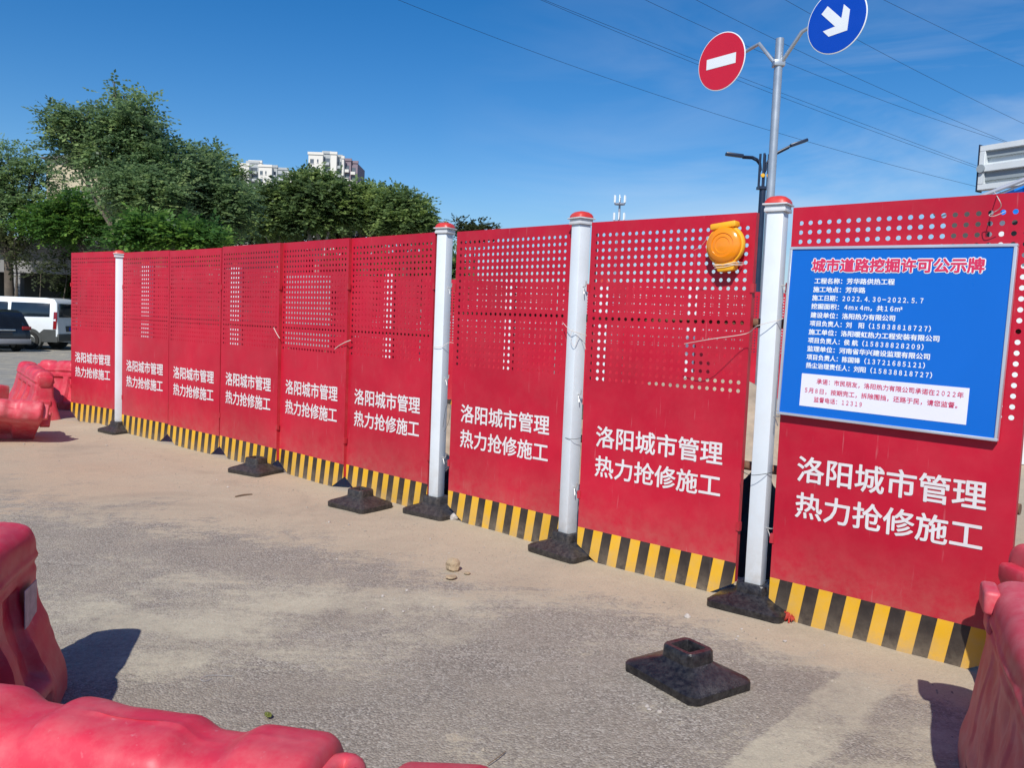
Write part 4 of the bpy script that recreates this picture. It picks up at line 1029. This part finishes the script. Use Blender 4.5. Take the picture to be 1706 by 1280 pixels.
# heading +x in the local frame, turned by 180 degrees: the rear is at the right
car_body(side, 1.96, .16, van, M['carwhite'])
def flank(xa, xb, za, zb_, sgn, W, inset, extra=.010, slope=0, cut=0):
    def yv(z_): return sgn * (W / 2 - inset * max(0, z_ - 1.0) ** 1.1 + extra)
    pts = [(xa, za), (xb, za), (xb + slope, zb_), (xa + cut, zb_)]
    V = [(x_, yv(z_), z_) for x_, z_ in pts] + [(x_, yv(z_) - sgn * .02, z_) for x_, z_ in pts]
    return V, [(0, 1, 2, 3), (7, 6, 5, 4), (0, 4, 5, 1), (1, 5, 6, 2), (2, 6, 7, 3), (3, 7, 4, 0)]
for sgn in (-1, 1):
    for xa, xb, sl_, ct in ((-2.12, -.62, 0, .03), (-.48, .32, 0, 0), (.46, 1.22, -.12, 0)):
        V, F = flank(xa, xb, 1.26, 1.78, sgn, 1.96, .16, slope=sl_, cut=ct); MB().add(V, F).build('window', [M['glass']], van, bevel=.02)
    V, F = flank(-2.44, 2.4, .30, .52, sgn, 1.96, .16, .012); MB().add(V, F).build('sill_trim', [M['trim']], van)
    V, F = flank(-2.38, -1.62, .52, .78, sgn, 1.96, .16, .011, slope=-.3); MB().add(V, F).build('bumper_corner', [M['trim']], van)
    V, F = flank(-2.40, -2.27, .80, 1.45, sgn, 1.96, .16, .014); MB().add(V, F).build('tail_lamp', [M['tail']], van)
    f90 = Matrix.Translation((-1.42, sgn * .90, .36)) @ Matrix.Rotation(R(90), 4, 'X')
    for wx in (-1.42, 1.55):
        MB().lathe([(.42, -.10), (.42, .10)], 28, mtx=Matrix.Translation((wx, sgn * .90, .38)) @ Matrix.Rotation(R(90), 4, 'X')).build('wheel_arch', [M['trim']], van)
        wheel(wx, sgn * .92, .34, .22, van, sgn)
MB().box(-2.50, -2.42, -.98, .98, .32, .62).build('rear_bumper', [M['trim']], van, bevel=.03)
MB().box(-2.43, -2.36, -.78, .78, 1.25, 1.78).build('rear_window', [M['glass']], van, bevel=.02)
MB().box(-2.478, -2.45, -.42, .42, .70, .92).build('plate_recess', [M['trim']], van)
MB().box(-2.49, -2.478, -.22, .22, .74, .88).build('licence_plate', [M['signblue']], van)
# dark suv, seen from behind
suv = thing('parked_suv', 'dark suv seen from behind at the left edge, parked in front of the white van', 'suv', (-17.85, 29.0, -.28), R(150)); suv.scale = (.92, .95, .90)
side = [(0, .30), (-.04, .62), (.02, 1.02), (.34, 1.56), (.62, 1.66), (2.1, 1.64), (2.9, 1.12), (4.0, .98), (4.35, .72), (4.4, .32)]
car_body(side, 1.84, .22, suv, M['cardark'])
MB().rings([[(.035, -.72, 1.06), (.035, .72, 1.06), (.30, .58, 1.50), (.30, -.58, 1.50)], [(.10, -.72, 1.06), (.10, .72, 1.06), (.36, .58, 1.50), (.36, -.58, 1.50)]]).build('rear_window', [M['glass']], suv)
MB().box(-.075, .03, -.92, .92, .32, .52).build('rear_bumper', [M['silver']], suv, bevel=.03)
for s_ in (-1, 1):
    MB().box(-.045, .18, s_ * .62 - .0 if s_ < 0 else .62, s_ * .935 if s_ > 0 else -.62 + .0, .86, 1.0).build('tail_lamp', [M['tail']], suv) if False else MB().box(-.05, .22, min(s_ * .60, s_ * .93), max(s_ * .60, s_ * .93), .88, 1.02).build('tail_lamp', [M['tail']], suv, bevel=.02)
    for wx in (.78, 3.45): wheel(wx, s_ * .80, .34, .22, suv, s_)
    V, F = flank(.55, 2.45, 1.08, 1.48, s_, 1.84, .22, .01, slope=-.35, cut=.1); MB().add(V, F).build('window', [M['glass']], suv)
MB().box(-.062, -.02, -.33, .33, .84, .90).build('badge_bar', [M['chrome']], suv, bevel=.01)
MB().box(-.065, -.03, -.22, .22, .66, .79).build('licence_plate', [M['cardark']], suv)

# ------------------------------------------------------------------ trees
def leaves_mesh(name, P, Dr, T, m, L_=.42, nl=7, ll=.125, lw=.042, seed=0):
    """P: spray origins, Dr: directions, T: tone per spray; every spray is a drooping row of leaflets"""
    rg = np.random.default_rng(seed); n = len(P)
    Dr = Dr / np.linalg.norm(Dr, axis=1, keepdims=True); up = np.array([0, 0, 1.0])
    S = np.cross(Dr, up); S /= (np.linalg.norm(S, axis=1, keepdims=True) + 1e-6); U = np.cross(S, Dr)
    sc = rg.uniform(.7, 1.25, n)[:, None]
    V = []; T2 = []
    for k in range(nl):
        f = (k + .8) / nl; side = 1 if k % 2 else -1
        if k == nl - 1: side = 0
        o = P + Dr * (L_ * f) * sc - up * (.20 * f * f * L_) * sc
        ld = Dr * (.55 if side else 1.0) + S * side * .85 - up * .25 + rg.normal(0, .12, (n, 3)); ld /= np.linalg.norm(ld, axis=1, keepdims=True)
        wv = np.cross(ld, U + rg.normal(0, .35, (n, 3))); wv /= (np.linalg.norm(wv, axis=1, keepdims=True) + 1e-6)
        lk = ll * rg.uniform(.8, 1.2, n)[:, None] * sc; wk = lw * sc
        V.append(np.stack([o, o + ld * lk * .45 + wv * wk, o + ld * lk, o + ld * lk * .45 - wv * wk], 1)); T2.append(T + rg.normal(0, .05, n))
    V = np.concatenate(V).reshape(-1, 3); T2 = np.repeat(np.clip(np.concatenate(T2), 0, 1), 4)
    q = np.arange(len(V)).reshape(-1, 4); me = grid_mesh(name, V, q, m)
    a = me.attributes.new('tone', 'FLOAT', 'POINT')
    if len(me.vertices) == len(T2): a.data.foreach_set('value', T2.astype(np.float32))
    return me
def tree(name, label, foot, trunk_r, blobs, m, n_spray, seed, bark='bark', L_=.42, nl=7, ll=.125, lw=.042, tone=(.5, .2), group='trees beyond the fence', fork=None, clump=.34):
    """blobs: (centre, rx, rz) crown masses in metres"""
    rg = np.random.default_rng(seed); foot = Vector(foot)
    t = thing(name, label, 'tree', foot, 0, group)
    cz = min(b[0].z - b[2] * .5 for b in blobs); fz = max(foot.z + 1.2, foot.z + (cz - foot.z) * (fork or .75))
    tp = Vector((foot.x + rg.normal(0, .15), foot.y, fz))
    trk = MB(); lean = rg.normal(0, .06)
    trk.tube([Vector((0, 0, -.3)), Vector((lean, 0, (fz - foot.z) * .5)), tp - foot], [trunk_r * 1.25, trunk_r, trunk_r * .8], 10)
    trk.build('trunk', [M[bark]], t, smooth=True)
    limbs = MB(); vols = np.array([b[1] ** 2 * b[2] for b in blobs]); pr = vols / vols.sum()
    for (c_, rx, rz) in blobs:
        mid = (tp + c_) / 2 + Vector((rg.normal(0, .25), rg.normal(0, .25), rg.normal(0, .15)))
        limbs.tube([tp - foot, mid - foot, c_ - foot], [trunk_r * .55, trunk_r * .35, trunk_r * .18], 6)
        for k in range(7):
            dr_ = Vector(rg.normal(0, 1, 3)); dr_.normalize(); e = c_ + Vector((dr_.x * rx, dr_.y * rx, dr_.z * rz)) * .8
            s0 = mid.lerp(c_, rg.uniform(.1, 1)); m_ = (s0 + e) / 2 + Vector((0, 0, .12))
            limbs.tube([s0 - foot, m_ - foot, e - foot], [trunk_r * .16, trunk_r * .1, trunk_r * .04], 4, cap=False)
    limbs.build('limbs', [M[bark]], t, smooth=True)
    ids = rg.choice(len(blobs), n_spray, p=pr); ncl = max(8, int(n_spray / 22))
    # clumps first, sprays inside them: this leaves gaps
    cid = rg.choice(len(blobs), ncl, p=pr); dirs = rg.normal(0, 1, (ncl, 3)); dirs /= np.linalg.norm(dirs, axis=1, keepdims=True)
    rad = rg.uniform(.15, .80, ncl) ** .6
    C_ = np.array([tuple(b[0]) for b in blobs]); RX = np.array([b[1] for b in blobs]); RZ = np.array([b[2] for b in blobs])
    cl = C_[cid] + dirs * rad[:, None] * np.stack([RX[cid], RX[cid], RZ[cid]], 1)
    ctone = np.clip(rg.normal(tone[0], tone[1] * 1.45, ncl), 0, 1)
    sid = rg.integers(0, ncl, n_spray); off = np.clip(rg.normal(0, clump * .78, (n_spray, 3)), -clump * 1.5, clump * 1.5) * np.array([1, 1, .62]); P = cl[sid] + off
    dr = (P - C_[cid[sid]]) + rg.normal(0, .5, (n_spray, 3)); dr[:, 2] = dr[:, 2] * .5 + .1
    me = leaves_mesh('crown', P - np.array(tuple(foot)), dr, np.clip(ctone[sid] + rg.normal(0, .08, n_spray), 0, 1), m, L_, nl, ll, lw, seed)
    link('crown', me, t)
    return t
def blobs_px(lst, Yd):
    out = []
    for e in lst:
        x_, y_, rx, ry = e[:4]; dy = e[4] if len(e) > 4 else 0
        c_ = at(x_, y_, Yd + dy); k = (Yd + dy) / FPX; out.append((c_, rx * k, ry * k))
    return out
gzv = -.28
def foot_px(x_, Yd): return (at(x_, 540, Yd).x, Yd, gzv)
# the tall tree with a leaning tip
tree('tree_of_heaven', 'tallest tree with a pointed leaning tip at the left', foot_px(212, 28), .16,
     blobs_px([(192, 150, 12, 22), (205, 172, 20, 20), (240, 180, 16, 16), (160, 200, 34, 26), (105, 205, 30, 24), (215, 215, 42, 34), (120, 245, 38, 26, 1), (180, 262, 48, 34), (248, 262, 42, 38), (285, 275, 28, 34), (225, 315, 55, 40, -1), (265, 340, 50, 40, -1)], 28), M['leafA'], 6500, 11, tone=(.5, .2))
tree('leafy_tree', 'bright green tree cut by the left edge of the picture', foot_px(14, 35), .20,
     blobs_px([(15, 265, 38, 24), (60, 295, 36, 28), (-10, 330, 40, 40), (15, 320, 44, 36), (70, 345, 40, 34), (-40, 300, 50, 50), (25, 362, 38, 26), (-60, 360, 60, 40)], 35), M['leafA'], 5200, 12, tone=(.6, .2))
tree('leafy_tree', 'low fresh green tree standing before the tallest tree', foot_px(140, 34.5), .12,
     blobs_px([(80, 370, 34, 26), (130, 345, 34, 24), (165, 375, 34, 28), (110, 384, 40, 18), (66, 384, 24, 16)], 34.5), M['leafC'], 3800, 13, tone=(.5, .2), clump=.36)
tree('leafy_tree', 'mid green tree between the tallest tree and the pale towers', foot_px(330, 30), .15,
     blobs_px([(300, 262, 28, 24), (340, 280, 28, 20), (370, 305, 26, 20), (330, 315, 50, 36), (390, 330, 38, 30), (300, 350, 50, 36), (365, 365, 50, 36)], 30), M['leafA'], 4800, 14, tone=(.38, .2))
tree('leafy_tree', 'small domed tree peeking out behind the mid green tree', foot_px(362, 42), .15,
     blobs_px([(350, 265, 20, 14), (374, 282, 20, 14), (360, 300, 34, 22)], 42), M['leafB'], 1400, 15, tone=(.55, .2), L_=.5, ll=.16, lw=.06, clump=.45)
tree('leafy_tree', 'yellow green shrub-like tree above the second and third panels', foot_px(300, 22), .08,
     blobs_px([(250, 385, 36, 24), (300, 395, 36, 22), (215, 400, 30, 18), (345, 400, 34, 18)], 22), M['leafC'], 1500, 16, tone=(.45, .22), clump=.25)
tree('round_tree', 'dark round-crowned tree left of the right-hand tower', foot_px(455, 36), .17,
     blobs_px([(440, 327, 26, 16), (470, 320, 24, 15), (430, 340, 34, 22), (480, 340, 34, 22), (455, 370, 48, 28)], 36), M['leafB'], 4200, 17, 'barkpale', tone=(.5, .22), L_=.4, ll=.14, lw=.055, clump=.34)
tree('round_tree', 'dark round-crowned tree directly below the right-hand tower', foot_px(528, 36), .17,
     blobs_px([(522, 299, 26, 11), (502, 309, 24, 14), (550, 313, 24, 13), (530, 330, 46, 24), (515, 362, 44, 26), (560, 355, 34, 26)], 36), M['leafB'], 4600, 18, 'barkpale', tone=(.42, .2), L_=.4, ll=.14, lw=.055, clump=.34)
tree('round_tree', 'round-crowned tree with yellowish lights right of the towers', foot_px(608, 37), .16,
     blobs_px([(595, 330, 26, 18), (625, 330, 28, 16), (600, 355, 38, 24), (635, 358, 30, 24)], 37), M['leafB'], 3600, 19, 'bark', tone=(.62, .2), L_=.4, ll=.14, lw=.055, clump=.34)
tree('round_tree', 'rightmost dark domed tree of the row', foot_px(672, 36), .16,
     blobs_px([(665, 332, 24, 14), (655, 350, 26, 20), (690, 352, 26, 18), (672, 372, 46, 20), (712, 375, 18, 12)], 36), M['leafB'], 3800, 20, 'bark', tone=(.48, .2), L_=.4, ll=.14, lw=.055, clump=.34)
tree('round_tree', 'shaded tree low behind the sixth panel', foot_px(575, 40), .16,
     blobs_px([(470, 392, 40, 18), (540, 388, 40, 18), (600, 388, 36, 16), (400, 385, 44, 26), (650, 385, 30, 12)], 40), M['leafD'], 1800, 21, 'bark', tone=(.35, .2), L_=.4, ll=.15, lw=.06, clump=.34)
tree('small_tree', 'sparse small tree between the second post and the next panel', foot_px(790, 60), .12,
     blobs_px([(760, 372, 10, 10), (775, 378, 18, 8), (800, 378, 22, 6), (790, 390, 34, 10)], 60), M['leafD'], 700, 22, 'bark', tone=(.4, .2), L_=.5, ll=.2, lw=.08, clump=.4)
# thin dark saplings by the road
def sapling(label, px_, Yd, top, seed, n=110, m='leafD', rt=.045):
    foot_ = Vector(foot_px(px_, Yd)); b_ = blobs_px([(px_, top + 25, 26, 26)], Yd)
    return tree('sapling', label, foot_, rt, b_, M[m], n, seed, 'bark', tone=(.3, .15), group='trees beyond the fence', clump=.3, fork=.55)
sapling('bare-stemmed sapling between the shed and the white van', 68, 33.5, 425, 31)
sapling('thin dark young tree at the left edge behind the dark suv', 22, 34.5, 385, 32, 260, rt=.11)
sapling('slender sapling left of the first panel', 104, 35.5, 390, 33, 120)
# hedge that closes the view under the crowns
hb = []
for i in range(26):
    x_ = -20 + i * 31; hb.append((x_, 470 + random.uniform(-12, 8), 30, 34))
rg = np.random.default_rng(44); bl = blobs_px([q for q in hb if q[0] > 118], 44); n = 9000
C_ = np.array([tuple(q[0]) for q in bl]); RX = np.array([q[1] for q in bl]); RZ = np.array([q[2] * 1.6 for q in bl])
ci = rg.integers(0, len(bl), n); d_ = rg.normal(0, 1, (n, 3)); d_ /= np.linalg.norm(d_, axis=1, keepdims=True)
P = C_[ci] + d_ * rg.uniform(.2, 1, n)[:, None] * np.stack([RX[ci], RX[ci], RZ[ci]], 1)
hd_ = link('hedge', leaves_mesh('hedge', P, d_ + rg.normal(0, .4, (n, 3)), np.clip(rg.normal(.4, .2, n), 0, 1), M['leafB'], .5, 6, .22, .09, 45))
tag(hd_, 'dense dark hedge closing the view under the tree crowns', 'hedge', kind='stuff')
# ------------------------------------------------------------------ small things on the ground
def rock(name, label, cat, p, r_, m, seed, group=None, sq=.75):
    bm = bmesh.new(); bmesh.ops.create_icosphere(bm, subdivisions=2, radius=r_); rs = random.Random(seed)
    ph = [rs.uniform(0, 6) for _ in range(6)]
    for v in bm.verts:
        k = 1 + .22 * math.sin(v.co.x / r_ * 2.3 + ph[0]) * math.cos(v.co.y / r_ * 2.1 + ph[1]) + .12 * math.sin(v.co.z / r_ * 4 + ph[2]) + rs.uniform(-.08, .08)
        v.co *= k; v.co.z *= sq
    me = bpy.data.meshes.new(name); bm.to_mesh(me); bm.free(); me.materials.append(m)
    o = link(name, me); o.location = (p[0], p[1], (p[2] if len(p) > 2 else 0) + r_ * sq * .75); o.rotation_euler.z = rs.uniform(0, 6)
    return tag(o, label, cat, group)
gp_ = lambda x_, y_: tuple(ground_at(x_, y_))[:2]
rock('dirt_clod', 'largest clod of dry clay on the sandy ground in front of the fence', 'clod', gp_(753, 950), .042, M['clod'], 1, 'clods of clay', .85)
rock('dirt_clod', 'flat broken clod just below the largest clod', 'clod', gp_(752, 965), .028, M['clod'], 2, 'clods of clay', .4)
rock('dirt_clod', 'crumb of clay right of the largest clod', 'clod', gp_(778, 957), .016, M['clod'], 3, 'clods of clay', .5)
rock('pebble', 'single grey pebble between the lamp panel and the nearest foot', 'pebble', gp_(1145, 1031), .017, M['pebble'], 4)
rs = random.Random(5)
for i in range(44):
    x_, y_ = rs.choice([(170, 735), (130, 740), (745, 872), (330, 800), (600, 930), (700, 1000), (1330, 1060), (1250, 1060), (520, 880), (1100, 1180), (60, 745)]); x_ += rs.gauss(0, 45); y_ += rs.gauss(0, 11)
    q = ground_at(x_, y_)
    if (fence_y(q.x) - q.y) < .3: continue
    rock('pebble', 'tiny pale pebble scattered on the dirt', 'pebble', (q.x, q.y, float(gz(np.array([q.x]), np.array([q.y]))[0])), rs.uniform(.004, .010), M['pebble'], 50 + i, 'scattered pebbles', .6)
# plaster scraps at the second post
for i, (x_, y_, r_) in enumerate(((757, 868, .03), (768, 866, .04), (778, 868, .026))):
    o = rock('plaster_scrap', ('left', 'tallest middle', 'right')[i] + ' pale jagged scrap by the foot of the second post', 'scrap', gp_(x_, y_), r_, M['pebble'], 80 + i, 'plaster scraps', 1.1); o.rotation_euler = (.4, .6, i)
def crumple(name, label, cat, p, r_, m, seed, flat=.35):
    bm = bmesh.new(); bmesh.ops.create_grid(bm, x_segments=14, y_segments=14, size=r_); rs_ = random.Random(seed)
    for v in bm.verts:
        d = math.hypot(v.co.x, v.co.y) / r_; v.co.z = rs_.uniform(0, r_ * flat) + (1 - d) * r_ * flat * .6; v.co.x += rs_.uniform(-.08, .08) * r_; v.co.y = v.co.y * .7 + rs_.uniform(-.08, .08) * r_
    bm.verts.ensure_lookup_table(); bmesh.ops.delete(bm, geom=[v for v in bm.verts if math.hypot(v.co.x, v.co.y / .7) > r_ * 1.02], context='VERTS')
    me = bpy.data.meshes.new(name); bm.to_mesh(me); bm.free(); me.materials.append(m); o = link(name, me); o.location = (p[0], p[1], .004); o.rotation_euler.z = rs_.uniform(0, 3)
    return tag(o, label, cat)
crumple('wrapper', 'crumpled white wrapper on the shaded ground beside the right barrier', 'wrapper', gp_(1636, 1188), .055, M['paper'], 3)
o = crumple('plastic_scrap', 'red plastic scrap wedged under the corner of the notice board panel', 'scrap', gp_(1310, 1036), .05, M['redscrap'], 4, .7)
o = crumple('leaf', 'single curled green leaf on the asphalt above the bottom barrier', 'leaf', gp_(447, 1196), .020, M['dryleaf'], 6, .5)
wire('wire_scrap', 'thin curled wire lying on the asphalt left of centre', 'wire', [ground_at(387, 1127, .004), ground_at(350, 1126, .006), ground_at(334, 1131, .01), ground_at(340, 1136, .006), ground_at(352, 1132, .004)], .0011, M['hook'])
wire('twig', 'small dry twig near the bottom edge of the asphalt', 'twig', [ground_at(812, 1275, .004), ground_at(828, 1264, .006), ground_at(842, 1253, .004)], .0016, M['twig'])
wire('twig', 'dark flat twig on the sand before the farthest empty foot', 'twig', [ground_at(392, 828, .004), ground_at(405, 825, .008), ground_at(420, 824, .004)], .006, M['twig'])

# grit lying on the ground: far too many to count
ng = 2600; rg = np.random.default_rng(77); gxp = np.where(rg.random(ng) < .55, rg.uniform(-5.2, 2.0, ng), rg.uniform(-2.6, 2.2, ng)); dd = rg.gamma(1.6, .35, ng) + .12
gyp = fence_y(gxp) - dd / .76; ok = (gyp > 2.2); gxp, gyp = gxp[ok], gyp[ok]; V = []; Q = []
for k, (x_, y_) in enumerate(zip(gxp, gyp)):
    r_ = float(rg.gamma(2.2, .0009) + .0010); a = rg.uniform(0, 6.28); zz = float(gz(np.array([x_]), np.array([y_]))[0]) + .001
    n0 = len(V)
    for q in range(5): V.append((x_ + r_ * math.cos(a + q * 1.257) * rg.uniform(.7, 1.2), y_ + r_ * math.sin(a + q * 1.257) * rg.uniform(.7, 1.2), zz))
    V.append((x_ + r_ * .2, y_, zz + r_ * rg.uniform(.6, 1.2)))
    Q += [(n0 + q, n0 + (q + 1) % 5, n0 + 5) for q in range(5)]
go = link('grit', mesh('grit', V, Q, M['grit'])); tag(go, 'fine grit and gravel scattered over the ground before the fence', 'gravel', kind='stuff')
